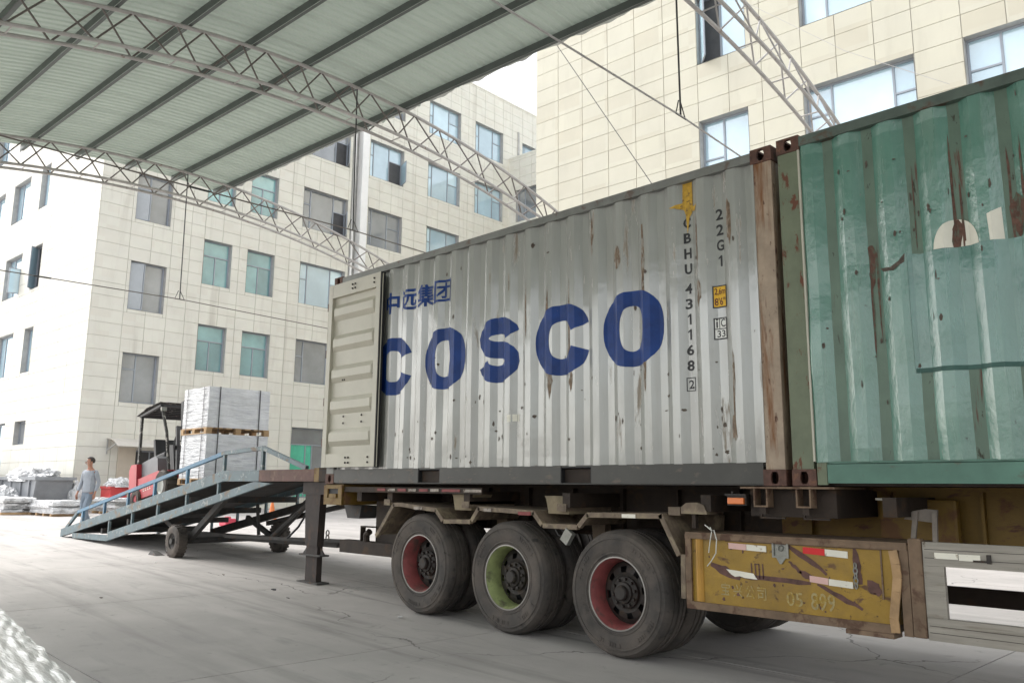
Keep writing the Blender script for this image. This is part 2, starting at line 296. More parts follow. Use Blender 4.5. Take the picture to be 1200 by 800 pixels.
# ------------------------------------------------------------------ ground
GZ = [(-600,-1.10),(-14,-1.12),(-10.7,-1.14),(-4.9,-1.205),(-1,-1.26),(1.8,-1.345),(3.25,-1.378),(4.6,-1.408),(8,-1.43),(600,-1.43)]
def gz(x):
    for (a, za), (b, zb) in zip(GZ, GZ[1:]):
        if a <= x <= b: return za+(zb-za)*(x-a)/(b-a)
    return -1.1
g = MB()
xs = [q[0] for q in GZ]
g.add([(x, y, gz(x)-.03) for x in xs for y in (-600, 600)], [(2*i, 2*i+2, 2*i+3, 2*i+1) for i in range(len(xs)-1)])
ground = g.build('ground', M_BASE, kind='structure', fixn=False)
SX = [-.58+3.6*k for k in range(-14, 7)]; SY = [-3.42+4*k for k in range(-3, 10)]
SXf = [-600]+SX+[600]; SYf = [-600]+SY+[600]
for a, b in zip(SXf, SXf[1:]):
    for c, d in zip(SYf, SYf[1:]):
        cuts = sorted({a+.006, b-.006} | {q[0] for q in GZ if a+.02 < q[0] < b-.02})
        far = (b-a > 10 or d-c > 10)
        s = MB(); n = len(cuts); y0, y1 = c+.006, d-.006
        V = [(x, y, gz(x)+dz) for x in cuts for (y, dz) in ((y0, -.03), (y0, 0), (y1, 0), (y1, -.03))]
        Fc = [(4*i+j, 4*i+4+j, 4*i+5+j, 4*i+1+j) for i in range(n-1) for j in range(3)]+[(0,1,2,3), (4*n-4, 4*n-1, 4*n-2, 4*n-3)]
        s.add(V, Fc); s.build('outer_concrete' if far else 'concrete_slab', M_CONC, ground)

# ------------------------------------------------------------------ buildings
def subtract(r, h):
    (a0, a1, b0, b1) = r; (c0, c1, d0, d1) = h
    if c1 <= a0+1e-4 or c0 >= a1-1e-4 or d1 <= b0+1e-4 or d0 >= b1-1e-4: return [r]
    o = []
    if c0 > a0+.02: o.append((a0, c0, b0, b1)); a0 = c0
    if c1 < a1-.02: o.append((c1, a1, b0, b1)); a1 = c1
    if d0 > b0+.02: o.append((a0, a1, b0, d0))
    if d1 < b1-.02: o.append((a0, a1, d1, b1))
    return o
PANELS = []
class Face:
    """a facade: o = origin, u = unit along it, nrm = outward; all in building frame"""
    def __init__(s, o, u, nrm): s.o = Vector(o); s.u = Vector(u); s.n = Vector(nrm)
    def P(s, u, z, d=0.): return s.o+s.u*u+s.n*d+Vector((0, 0, z))
    def fbox(s, mb, u0, u1, z0, z1, d0, d1):
        mb.add([s.P(u0,z0,d0), s.P(u1,z0,d0), s.P(u1,z0,d1), s.P(u0,z0,d1), s.P(u0,z1,d0), s.P(u1,z1,d0), s.P(u1,z1,d1), s.P(u0,z1,d1)],
               [(0,3,2,1),(4,5,6,7),(0,1,5,4),(1,2,6,5),(2,3,7,6),(3,0,4,7)])
def facade(F, root, u0, u1, z0, z1, wins, us, zs, vis, wall_name='wall', shifts=None):
    """backing wall with real openings, cladding panels, windows"""
    cu = sorted({u0, u1} | {q for w_ in wins for q in w_['r'][:2]}); cz = sorted({z0, z1} | {q for w_ in wins for q in w_['r'][2:]})
    mb = MB(BR)
    for a, b in zip(cu, cu[1:]):
        for c, d in zip(cz, cz[1:]):
            mu, mz = (a+b)/2, (c+d)/2
            if any(w_['r'][0] < mu < w_['r'][1] and w_['r'][2] < mz < w_['r'][3] for w_ in wins): continue
            mb.add([F.P(a,c), F.P(b,c), F.P(b,d), F.P(a,d)], [(0,1,2,3)])
    mb.build(wall_name, M_JOINT, root, fixn=False)
    for w_ in wins: window(F, root, **w_)
    zs = sorted(z for z in zs if z0+.05 < z < z1-.05); us = sorted(u for u in us if u0+.1 < u < u1-.1)
    U = [u0]+us+[u1]; Z = [z0]+zs+[z1]
    for a, b in zip(U, U[1:]):
        for c, d in zip(Z, Z[1:]):
            rs = [(a, b, c, d)]
            for w_ in wins:
                rs = [q for r in rs for q in subtract(r, w_['r'])]
            for r in rs:
                if r[1]-r[0] < .04 or r[3]-r[2] < .03: continue
                PANELS.append((F, root, r, vis(r)))
def window(F, root, r, kind='sash', glass=None, div=(), trans=(), open_=None, depth=.2, screen=False, top=None):
    a, b, c, d = r; gl = glass or M_GT; dm = d
    rv = MB(BR)      # reveal of the opening
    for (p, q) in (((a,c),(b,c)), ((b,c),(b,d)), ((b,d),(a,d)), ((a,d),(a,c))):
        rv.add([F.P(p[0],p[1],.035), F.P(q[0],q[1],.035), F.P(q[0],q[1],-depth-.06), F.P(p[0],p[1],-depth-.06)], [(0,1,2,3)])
    wn = MB(BR); t = .055
    us_ = [a, *[a+(b-a)*x for x in div], b]
    F.fbox(wn, a+.004, b-.004, c+.004, c+t, -depth-.05, -depth+.02); F.fbox(wn, a+.004, b-.004, d-t, d-.004, -depth-.05, -depth+.02)
    F.fbox(wn, a+.004, a+t, c+t+.002, d-t-.002, -depth-.05, -depth+.018); F.fbox(wn, b-t, b-.004, c+t+.002, d-t-.002, -depth-.05, -depth+.018)
    if top:
        dm = c+(d-c)*top; F.fbox(wn, a+t+.001, b-t-.001, dm-t/2, dm+t/2, -depth-.045, -depth+.016)
    for u in us_[1:-1]: F.fbox(wn, u-t/2, u+t/2, c+t+.002, dm-(t if not top else t/2)-.002, -depth-.045, -depth+.014)
    wo = wn.build('window', M_WFR, root)
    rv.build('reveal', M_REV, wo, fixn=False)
    if top:
        tp_ = MB(BR); F.fbox(tp_, a+.02, b-.02, dm+.01, d-.02, -depth-.03, -depth-.02); tp_.build('pane', gl, wo)
        d = dm
    for (i, x0, x1) in [(i, us_[i], us_[i+1]) for i in range(len(us_)-1)]:
        tz = [zf for (j, zf) in trans if j == i or j == -1]
        zz = [c+t*.6, *[c+(d-c)*q for q in tz], d-(t*.6 if not top else 0)]
        for zf in zz[1:-1]:
            m_ = MB(BR); F.fbox(m_, x0+t/2, x1-t/2, zf-.025, zf+.025, -depth-.04, -depth+.010); m_.build('transom', M_WFR, wo)
        for k, (p, q) in enumerate(zip(zz, zz[1:])):
            isopen = open_ and open_[0] == i and open_[1] == k
            pn = MB(BR); F.fbox(pn, x0+.02, x1-.02, p, q, -depth-.03, -depth-.02 if not isopen else -depth-.028)
            pm = gl if not isopen else M_DARK
            if screen and k == 0 and i < 2: pm = M_GGREEN
            pn.build('pane' if not isopen else 'dark_room', pm, wo)
            if isopen:
                ang = open_[2]; wd = (x1-x0)-.04; h0 = x0+.02 if ang > 0 else x1-.02; sg = 1 if ang > 0 else -1
                du = math.cos(abs(ang))*wd*sg; dn = math.sin(abs(ang))*wd; e0 = F.P(h0, 0, -depth+.03); e1 = F.P(h0+du, 0, -depth+.03+dn)
                for nm, mm, th, ins in (('sash', M_WFR, .04, 0), ('sash_pane', gl, .012, .045)):
                    sm = MB(BR); zA, zB = Vector((0,0,p+.02)), Vector((0,0,q-.02)); dr = (e1-e0).normalized()
                    if nm == 'sash':
                        for (A, B) in ((e0+zA, e1+zA), (e0+zB, e1+zB), (e0+zA, e0+zB), (e1+zA, e1+zB)): sm.beam(A, B, .04, .045, upv=(0,0,1) if abs((B-A).z) < .01 else F.n)
                    else: sm.beam((e0+e1)/2+zA, (e0+e1)/2+zB, .012 if False else wd-.06, .014, upv=dr.cross(Vector((0,0,1))))
                    sm.build(nm, mm, wo)
def zrow(base, pitch, k0, k1): return [base+pitch*k for k in range(k0, k1)]
ST = 4.035
# -- left building: right-hand facade (R) along +v at u=-27, left-hand facade (L) along -u at v=7.12
UX, VY = -27.0, 7.12
BL = thing('office_building', 'long cream stone-clad building whose corner stands behind the man and forklift, five storeys of windows', 'building', BR @ Vector((UX, VY, -1.12)), YB)
FR = Face((UX, 0, 0), (0,1,0), (1,0,0)); FL = Face((0, VY, 0), (1,0,0), (0,-1,0))
R_W = []
def aw(L_, r, **k): L_.append(dict(r=r, **k))
def off(f): return (f-1)*ST
for f in range(1, 6):      # f=1: floor with tops at 7.25
    o_ = (f-1)*4.035
    aw(R_W, (8.6, 10.17, 3.39+o_ if f == 1 else 3.37+o_, 5.51+o_), glass=M_GG, div=(.42,), trans=((0, .68),) if f != 2 else (), open_=(0, 0, .25) if f in (2, 3) else None)
    for (a, b, mir) in ((11.86, 13.26, 0), (14.08, 15.56, 1)):
        aw(R_W, (a, b, 5.11+o_, 7.24+o_), glass=M_GT, div=(.5,), top=.66)
    aw(R_W, (17.08, 19.85, 5.10+o_, 7.27+o_), glass=M_GB if f == 2 else M_GG, div=(.2, .72), trans=((0, .62), (2, .62)), open_=(2, 0, -1.1) if f in (3, 4) else None)
    aw(R_W, (21.25, 23.7, 5.10+o_, 7.26+o_), glass=M_GB if f == 4 else M_GG, div=(.16, .62), trans=((0, .62), (2, .62)), open_=(2, 0, -1.2) if f == 4 else None)
    aw(R_W, (25.65, 28.3, 5.10+o_, 7.26+o_), glass=M_GB, div=(.18, .68), trans=((0, .6), (2, .6)))
    aw(R_W, (29.65, 32.25, 5.10+o_, 7.26+o_), glass=M_GB, div=(.2, .7), trans=((0, .6), (2, .6)))
    if f >= 3: aw(R_W, (34.25, 36.4, 5.10+o_, 7.26+o_), glass=M_GB, div=(.2, .7))
aw(R_W, (17.1, 19.85, -.6, 2.83), glass=M_GG, div=(.36, .5), top=.76, screen=True)
aw(R_W, (21.25, 23.7, 1.0, 2.83), glass=M_GG, div=(.3,))
aw(R_W, (9.5, 10.75, -1.12, 1.40), glass=M_DARK, div=(.6,), depth=.3)
L_W = []
for f in range(1, 6):
    o_ = (f-1)*4.035
    aw(L_W, (-34.57, -33.45, 5.08+o_, 7.20+o_), glass=M_GB, div=(.5,), trans=((1, .62),), open_=(0, 0, .9) if f == 2 else None)
    aw(L_W, (-38.5, -36.15, 5.08+o_, 7.20+o_), glass=M_GB, div=(.3, .7), trans=((2, .62),), open_=(2, 0, -1.5) if f == 2 else None)
    aw(L_W, (-42.2, -39.95, 5.08+o_, 7.20+o_), glass=M_GB, div=(.3, .7), open_=(2, 0, -1.5) if f == 2 else None)
aw(L_W, (-34.5, -33.1, 1.72, 2.79), glass=M_GG, div=(.5,))
aw(L_W, (-38.2, -35.85, -1.12, 2.78), glass=M_GB, div=(.4,), trans=((-1, .5),))
ZR = [5.51-.575*3+.5764*k-.0 for k in range(-9, 50)]
UR = [8.45, 9.4, 10.32, 11.18, 11.84, 12.75, 13.65, 14.66, 15.58, 16.4, 17.06, 18.0, 18.93, 19.87]+[21.2, 22.0, 22.85, 23.72, 24.65, 25.63, 26.5, 27.4, 28.32, 29.0, 29.63, 30.5, 31.4, 32.27, 33.2, 34.23, 35.3]
CAMB = BR.inverted() @ CAM
def vR(r):
    y = (r[0]+r[1])/2; z = (r[2]+r[3])/2; d = (Vector((UX, y, z))-CAMB).length
    px = y < 36 and z < 5+ (y-7)*.55+8
    hid = (y > 17.5 and z < 7)
    return (r[1]-r[0])*(r[3]-r[2])/d/d if (px and not hid) else 0
def vL(r):
    x = (r[0]+r[1])/2; z = (r[2]+r[3])/2; d = (Vector((x, VY, z))-CAMB).length
    return (r[1]-r[0])*(r[3]-r[2])/d/d*.55 if (x > -36 and z < 13) else 0
facade(FR, BL, VY, 20.05, -1.12, 25.8, [w_ for w_ in R_W if w_['r'][0] < 20], UR, ZR, vR)
facade(FR, BL, 21.15, 46, -1.12, 25.8, [w_ for w_ in R_W if w_['r'][0] > 21], UR, ZR, vR)
facade(FL, BL, -62, UX, -1.12, 25.8, L_W, [-28.9, -30.9, -32.7, -33.4, -34.6, -36.1, -37.3, -38.55, -39.9, -42.3, -44, -46, -48, -50, -52, -54, -56, -58, -60], ZR, vL)
mb = MB(BR); mb.box(-62, UX-.45, VY+.45, 45.9, 25.4, 25.75); mb.build('roof_slab', M_JOINT, BL)
mb = MB(BR); mb.box(-62, UX+.06, VY-.06, 46, 25.8, 25.92); mb.build('parapet_cap', M_CLAD, BL)
mb = MB(BR); mb.add([(-62,VY,-1.12),(-62,46,-1.12),(-62,46,25.8),(-62,VY,25.8)], [(0,1,2,3)]); mb.add([(-62,46,-1.12),(UX,46,-1.12),(UX,46,25.8),(-62,46,25.8)], [(0,1,2,3)]); mb.build('rear_wall', M_CLAD, BL)
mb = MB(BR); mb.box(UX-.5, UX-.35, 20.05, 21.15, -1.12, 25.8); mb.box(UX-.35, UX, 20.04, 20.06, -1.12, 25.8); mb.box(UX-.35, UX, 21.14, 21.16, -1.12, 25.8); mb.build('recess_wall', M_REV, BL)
mb = MB(BR); mb.box(UX-.3, UX+.10, 20.68, 21.13, -1.12, 25.7); mb.build('white_pilaster', M_PIL, BL)
mb = MB(BR); mb.tube([(UX-.1, 20.3, -1.1), (UX-.1, 20.3, 25.5)], .07, 8); mb.build('drainpipe', M_PIL, BL, smooth=True)
mb = MB(BR); mb.box(UX+.04, UX+.1, 33.72, 33.86, 15, 24.0); mb.build('drainpipe', M_REV, BL)
# porch with awning
mb = MB(BR); pts = []
for i in range(9):
    t = i/8; pts.append((UX+.03+1.15*t, 1.86-.06*t-.28*t**3))
V = []
for (x, z) in pts: V += [(x, 8.25, z), (x, 10.95, z), (x, 8.25, z-.035), (x, 10.95, z-.035)]
mb.add(V, [(4*i, 4*i+4, 4*i+5, 4*i+1) for i in range(8)]+[(4*i+2, 4*i+3, 4*i+7, 4*i+6) for i in range(8)]+[(32,34,35,33)]+[(4*i, 4*i+2, 4*i+6, 4*i+4) for i in range(8)]+[(4*i+1, 4*i+5, 4*i+7, 4*i+3) for i in range(8)])
aw_ = mb.build('awning', M_AWN, BL)
mb = MB(BR)
for y in (8.3, 10.9): mb.beam((UX+.05, y, 1.35), (UX+.9, y, 1.6), .04, .04); mb.beam((UX+.05, y, 1.2), (UX+.06, y, 1.8), .04, .04)
mb.build('awning_bracket', M_REV, aw_)
mb = MB(BR); mb.box(UX+.045, UX+.11, 8.75, 9.48, -1.12, 1.5); mb.build('porch_panel', M_PORCH, BL)
mb = MB(BR); mb.box(UX+.04, UX+.12, 10.78, 11.3, -1.12, 1.5); mb.build('porch_panel', M_PORCH, BL)

# -- right building (u from -9.35 to 14 at v=15)
BRt = thing('office_building', 'tall cream stone-clad building filling the view behind both containers, few wide windows', 'building', BR @ Vector((-9.35, 15, -1.25)), YB)
F2 = Face((0, 15, 0), (1,0,0), (0,-1,0)); W2 = []
for k in range(-3, 4):
    o_ = k*4.05
    aw(W2, (-2.9, -1.33, 8.68+o_, 10.88+o_), glass=M_GB, div=(.44,), open_=(0, 0, .9) if k == 1 else None, trans=((0, .45),) if k == 0 else ())
    aw(W2, (.32, 3.16, 8.68+o_, 10.88+o_), glass=M_GB, div=(.24, .8), trans=((0, .62), (2, .62)))
    aw(W2, (4.31, 7.2, 8.68+o_, 10.88+o_), glass=M_GB, div=(.26, .8), trans=((0, .62), (2, .62)))
    aw(W2, (8.4, 11.2, 8.68+o_, 10.88+o_), glass=M_GB, div=(.24, .8))
U2 = [-9.35+1.0, -7.3, -6.24, -5.17, -4.1, -2.92, -1.9, -.87, .3, 1.25, 2.24, 3.18, 4.29, 5.25, 6.2, 7.22, 8.38, 9.3, 10.3, 11.22, 12.3]
Z2 = [10.88+.6133*k for k in range(-19, 22)]
def v2(r):
    x = (r[0]+r[1])/2; z = (r[2]+r[3])/2; d = (Vector((x, 15, z))-CAMB).length
    return (r[1]-r[0])*(r[3]-r[2])/d/d if (x < 7.5 and z > 7.2+(x+9)*.0 and z < 19.5) else 0
facade(F2, BRt, -9.35, 13.5, -1.3, 23.2, W2, U2, Z2, v2)
mb = MB(BR); mb.add([(-9.35,15,-1.3),(-9.35,50,-1.3),(-9.35,50,23.2),(-9.35,15,23.2)], [(0,1,2,3)]); mb.add([(13.5,15,-1.3),(13.5,50,-1.3),(13.5,50,23.2),(13.5,15,23.2)], [(0,1,2,3)]); mb.build('side_wall', M_CLAD, BRt)
mb = MB(BR); mb.box(-9.3, 13.45, 15.05, 50, 22.9, 23.1); mb.build('roof_slab', M_JOINT, BRt)
mb = MB(BR); mb.box(-9.4, 13.5, 14.95, 15.4, 23.2, 23.35); mb.build('parapet_cap', M_CLAD, BRt)

# -- low linking block between the two
BK = thing('office_building', 'lower cream linking wing glimpsed between the two tall buildings', 'building', BR @ Vector((-22, 32.9, -1.2)), YB)
F3 = Face((0, 32.9, 0), (1,0,0), (0,-1,0)); W3 = []
for k in range(-4, 1):
    for a in (-26.3, -22.3, -18.3, -14.3): aw(W3, (a, a+2.5, 17.2+k*4.05, 19.4+k*4.05), glass=M_GG, div=(.25, .7))
facade(F3, BK, UX+.02, -9.4, -1.2, 21.7, W3, [-26+1.05*k for k in range(0, 16)], [17.2+.613*k for k in range(-29, 8)], lambda r: 1e-6)
mb = MB(BR); mb.box(UX+.05, -9.4, 32.95, 44, 21.3, 21.5); mb.build('roof_slab', M_JOINT, BK)
mb = MB(BR); mb.box(UX+.05, -9.4, 32.86, 33.3, 21.7, 21.82); mb.build('parapet_cap', M_CLAD, BK)

# panels: the 300 that show largest of each building are parts, the rest one piece
byroot = {}
for q in PANELS: byroot.setdefault(q[1].name, []).append(q)
for nm, L_ in byroot.items():
    L_.sort(key=lambda q: -q[3]); root = L_[0][1]
    rest = MB(BR)
    for i, (F, rt_, r, v) in enumerate(L_):
        if i < 295 and v > 0:
            mb = MB(BR); F.fbox(mb, r[0]+.009, r[1]-.009, r[2]+.007, r[3]-.007, 0.0, .03+rnd.uniform(-.002, .002)); mb.build('cladding_panel', M_CLAD2 if root is BRt else M_CLAD, root)
        else: F.fbox(rest, r[0]+.009, r[1]-.009, r[2]+.007, r[3]-.007, 0.0, .03)
    rest.build('cladding_field', M_CLAD2 if root is BRt else M_CLAD, root, kind='stuff')

# low wall and blue-framed door area at far left belong to the yard
lw = MB(BR); lw.box(-38.5, -33.2, 5.9, 6.15, -1.12, .68); lw = lw.build('low_wall', M_BIN); tagp(lw, 'low grey wall at the far left edge in front of the pale building', 'wall')

# ------------------------------------------------------------------ canopy
CN = thing('steel_canopy', 'green-grey corrugated steel canopy on arched lattice trusses overhead', 'canopy', BR @ Vector((-8.35, 12, -1.15)), YB)
def zt(v): return 6.75-.0262*(v-1.9)**2          # top chord
def zl(v): return 6.13-.0235*(v-1.9)**2          # bottom chords
NPUR = [3.03-1.03*k for k in range(0, 12)]
for i, v in enumerate(NPUR):
    mb = MB(BR); z = zt(v)+.03
    mb.box(-9.25, 14.3, v-.024, v+.024, z, z+.006); mb.box(-9.25, 14.3, v-.035, v-.029, z+.008, z+.12); mb.box(-9.25, 14.3, v-.035, v+.035, z+.122, z+.128)
    mb.build('purlin', M_PURL, CN)
for k in range(26):  # unseen reach to the right and behind the camera set for container shade
    x0 = -9.3+.9*k; mb = MB(BR); prof = []
    for j in range(6):
        b = x0+j*.15; prof += [(b, 0), (b+.05, 0), (b+.07, .022), (b+.13, .022)]
    prof.append((x0+.9+.02, 0))
    vv = [3.22-.62*i for i in range(20)]; vv[0] += rnd.uniform(-.02, .05)
    n = len(prof); V = []; dz = rnd.uniform(0, .004)
    for iv, v in enumerate(vv):
        for (x, h) in prof: V.append((x, v+(rnd.uniform(-.02, .03) if iv == 0 else 0), zt(v)+.165+h+dz))
    mb.add(V, [(i*n+j, i*n+j+1, (i+1)*n+j+1, (i+1)*n+j) for i in range(len(vv)-1) for j in range(n-1)])
    mb.build('roof_sheet', M_ROOF, CN, fixn=False)
mb = MB(BR); V = []; Fc = []; K = 380      # crumpled foil lip hanging at the roof edge
for i in range(K+1):
    x = -9.25+23.4*i/K; V += [(x, 3.08, zt(3.08)+.15), (x, 3.14+.05*noise.noise(Vector((x*3, 1, 0))), zt(3.1)+.12+.03*noise.noise(Vector((x*5, 2, 0)))), (x, 3.24+.08*noise.noise(Vector((x*2.2, 3, 0))), zt(3.2)+.15+.05*noise.noise(Vector((x*4, 4, 0))))]
for i in range(K): Fc += [(3*i+j, 3*i+j+1, 3*i+4+j, 3*i+3+j) for j in (0, 1)]
mb.add(V, Fc); mb.build('edge_foil', M_FOIL, CN, fixn=False)
TR = [(-8.35, 3.86), (-2.33, 4.16), (3.94, 4.27), (9.9, 4.27)]  # last truss is out of view, added to carry the shading roof
for (ux, tz) in TR:
    v0, v1 = -8.6, 12.2
    mb = MB(BR); N_ = 42
    mb.tube([(ux, v0+(v1-v0)*i/N_, zt(v0+(v1-v0)*i/N_)) for i in range(N_+1)], .03, 8)
    tr = mb.build('truss', M_TRUSS, CN, smooth=True)
    hw = .16
    for sx in (-1, 1):
        mb = MB(BR); mb.tube([(ux+sx*hw, v0+(v1-v0)*i/N_, zl(v0+(v1-v0)*i/N_)) for i in range(N_+1)], .028, 8); mb.build('bottom_chord', M_TRUSS, tr, smooth=True)
    P = 1.03
    for sx, sh in ((-1, .0), (1, .42)):
        v = v0+.1+sh
        while v+P < v1:
            for (a, b) in ((v, v+P*.5), (v+P, v+P*.5)):
                mb = MB(BR); mb.tube([(ux, a, zt(a)), (ux+sx*hw, b, zl(b))], .014, 6); mb.build('brace', M_BRACE_SHADE if ux < 0 else M_TRUSS, tr)
            v += P
    v = v0+.1
    while v+P < v1:
        mb = MB(BR); mb.tube([(ux-hw, v, zl(v)), (ux+hw, v, zl(v))], .0115, 6); mb.build('cross_brace', M_TRUSS, tr); v += P
    mb = MB(BR)
    tp = [(ux, -7.6, tz-.12), (ux, -2, tz-.03), (ux, 1.97, tz+.04), (ux, 6, tz-.03), (ux, 11.9, tz-.12)]
    mb.tube(tp, .011, 6); tie = mb.build('tie_rod', M_TIE if ux < 0 else M_TRUSS, tr)
    mb = MB(BR); mb.tube([(ux, 1.93, zt(1.93)), (ux, 1.97, tz+.04)], .012, 6); mb.build('hanger', M_WIRE, tr)
    mb = MB(BR); mb.tube([(ux, 1.93, tz+.22), (ux, 1.86, tz+.03), (ux, 2.08, tz+.03), (ux, 1.97, tz+.22)], .008, 5); (mb.tube([(ux, -.9, tz-.012), (ux, -.6, tz-.005)], .016, 8) if ux < 0 else None); mb.build('hook', M_WIRE, tie)
    for v in (-8.4, 12.0):
        mb = MB(BR)
        for (dx, dy) in ((-.2,-.2),(.2,-.2),(.2,.2),(-.2,.2)): mb.tube([(ux+dx, v+dy, -1.2), (ux+dx, v+dy, zl(v)+.1)], .035, 8)
        z = -1.0; s_ = 1
        while z < 3.5:
            for dy in (-.2, .2): mb.tube([(ux-.2*s_, v+dy, z), (ux+.2*s_, v+dy, z+.5)], .015, 5)
            for dx in (-.2, .2): mb.tube([(ux+dx, v-.2*s_, z), (ux+dx, v+.2*s_, z+.5)], .015, 5)
            z += .5; s_ = -s_
        mb.build('column', M_TRUSS, CN)
def bpt(p): return BR @ Vector(p)
wr = MB(BR); wr.tube([(-4.1, 9, 11.9), (-3.53, 9, 10.96), (-.85, 9, 6.65), (.2, 9, 5.0)], .010, 4); wr = wr.build('guy_wire', M_WIRE); tagp(wr, 'thin dark wire slanting down across the pale wall to behind the grey container', 'wire')
wr = MB(BR); wr.tube([(.8, 9, 10.8), (1.57, 9, 10.09), (3.5, 9, 8.29), (5.25, 9, 7.01)], .007, 4); wr = wr.build('guy_wire', M_TRUSS); tagp(wr, 'thin pale wire slanting across the wall above the green container', 'wire')

# ------------------------------------------------------------------ containers
def profile(x, x0, P, yo, yi):
    """y of a corrugated wall; x0 = middle of a left-facing slope"""
    t = ((x-x0)/P) % 1.0; s = .122; fo = .256
    # slope half .122 | outer flat | slope back | inner flat
    if t < s: return yi+(yo-yi)*(.5+.5*t/s)
    if t < s+fo: return yo
    if t < 3*s+fo: return yo+(yi-yo)*((t-s-fo)/(2*s))
    if t < 1-s: return yi
    return yi+(yo-yi)*(.5*(t-(1-s))/s)
def breaks(xa, xb, x0, P):
    s = .122; fo = .256; o = []
    k = math.floor((xa-x0)/P)-1
    while x0+k*P < xb+P:
        for t in (s, s+fo, 3*s+fo, 1-s):
            x = x0+(k+t)*P
            if xa+.002 < x < xb-.002: o.append(x)
        k += 1
    return sorted(o)
def dent(x, z, amp, seed=0.):
    return amp*(noise.noise(Vector((x*1.7+seed, z*1.4, seed)))+.5*noise.noise(Vector((x*4+seed, z*3, 3+seed))))
class Wall:
    def __init__(s, xa, xb, za, zb, x0, P, yo, yi, amp, seed, gaps=()):
        s.__dict__.update(xa=xa, xb=xb, za=za, zb=zb, x0=x0, P=P, yo=yo, yi=yi, amp=amp, seed=seed)
    def y(s, x, z):
        e = min(1, max(0, min(z-s.za, s.zb-z)/.12)); yy = profile(x, s.x0, s.P, s.yo, s.yi)
        return yy+dent(x, z, s.amp, s.seed)*e
    def sheet(s, parent, m, name='side_wall', minner=None):
        xs = [s.xa]+breaks(s.xa, s.xb, s.x0, s.P)+[s.xb]; xx = []
        for a, b in zip(xs, xs[1:]): xx += [a, (a+b)/2]
        xx.append(xs[-1]); nz_ = 26; zz = [s.za+(s.zb-s.za)*i/nz_ for i in range(nz_+1)]
        mb = MB(); n = len(xx); mb.add([(x, s.y(x, z), z) for z in zz for x in xx], [(i*n+j, i*n+j+1, (i+1)*n+j+1, (i+1)*n+j) for i in range(nz_) for j in range(n-1)])
        o = mb.build(name, [m, minner] if minner else m, parent, fixn=False)
        if minner:
            for k, p in enumerate(o.data.polygons):
                j = k % (n-1); xm = (xx[j]+xx[j+1])/2
                if profile(xm, s.x0, s.P, s.yo, s.yi) > s.yi-.006: p.material_index = 1
        return o
    def decal(s, polys, name, m, parent, off=.002, label=None, zcuts=.1):
        """polys: (verts2d, faces) wrapped onto the corrugated sheet"""
        bm = bmesh.new()
        for (vv, ff) in polys:
            vs_ = [bm.verts.new((x, 0, z)) for x, z in vv]
            for f in ff:
                try: bm.faces.new([vs_[i] for i in f])
                except ValueError: pass
        bmesh.ops.triangulate(bm, faces=[f for f in bm.faces if len(f.verts) > 4])
        xa = min(v.co.x for v in bm.verts); xb = max(v.co.x for v in bm.verts); za = min(v.co.z for v in bm.verts); zb = max(v.co.z for v in bm.verts)
        xs = [s.xa]+breaks(s.xa, s.xb, s.x0, s.P)+[s.xb]; cuts = []
        for a, b in zip(xs, xs[1:]): cuts += [a, (a+b)/2]
        for c in cuts:
            if xa < c < xb: bmesh.ops.bisect_plane(bm, geom=bm.verts[:]+bm.edges[:]+bm.faces[:], plane_co=(c,0,0), plane_no=(1,0,0), dist=1e-5)
        nz_ = 26
        for i in range(nz_+1):
            c = s.za+(s.zb-s.za)*i/nz_
            if za < c < zb: bmesh.ops.bisect_plane(bm, geom=bm.verts[:]+bm.edges[:]+bm.faces[:], plane_co=(0,0,c), plane_no=(0,0,1), dist=1e-5)
        for v in bm.verts: v.co.y = s.y(v.co.x, v.co.z)-off
        mb = MB(); mb.bm(bm); return mb.build(name, m, parent, label=label, fixn=False)
def text_polys(txt, h, x, z, sx=1., bold=0., align='LEFT'):
    """glyph outlines as 2-D polygons, cap height about h, lower left at x,z"""
    cu = bpy.data.curves.new('t', 'FONT'); cu.body = txt; cu.size = 1; cu.offset = bold; cu.resolution_u = 3; cu.fill_mode = 'FRONT'
    ob = bpy.data.objects.new('t', cu); COL.objects.link(ob); dg = bpy.context.evaluated_depsgraph_get(); dg.update()
    me = ob.evaluated_get(dg).to_mesh(); vv = [(v.co.x, v.co.y) for v in me.vertices]; ff = [tuple(p.vertices) for p in me.polygons]
    ob.evaluated_get(dg).to_mesh_clear(); bpy.data.objects.remove(ob); bpy.data.curves.remove(cu)
    if not vv: return [([], [])]
    x0 = min(a for a, b in vv); x1 = max(a for a, b in vv); y0 = min(b for a, b in vv); y1 = max(b for a, b in vv)
    k = h/(y1-y0); kx = k*sx
    if align == 'FIT': kx = sx/(x1-x0)
    return [([(x+(a-x0)*kx, z+(b-y0)*k) for a, b in vv], ff)]
def ring(cx, cz, rx, rz, ix, iz, a0=0., a1=2*PI, n=40, pw=.85):
    vv = []; ff = []
    for i in range(n+1):
        a = a0+(a1-a0)*i/n; c, s = math.cos(a), math.sin(a); cc = math.copysign(abs(c)**pw, c); ss = math.copysign(abs(s)**pw, s)
        vv += [(cx+rx*cc, cz+rz*ss), (cx+ix*cc, cz+iz*ss)]
    return [(vv, [(2*i, 2*i+2, 2*i+3, 2*i+1) for i in range(n)])]
def stroke(pts, wd):
    vv = []; n = len(pts)
    for i, (x, z) in enumerate(pts):
        a = pts[max(i-1,0)]; b = pts[min(i+1,n-1)]; dx, dz = b[0]-a[0], b[1]-a[1]; l = math.hypot(dx, dz) or 1
        w_ = wd if not callable(wd) else wd(i/(n-1)); vv += [(x-dz/l*w_/2, z+dx/l*w_/2), (x+dz/l*w_/2, z-dx/l*w_/2)]
    return [(vv, [(2*i, 2*i+1, 2*i+3, 2*i+2) for i in range(n-1)])]
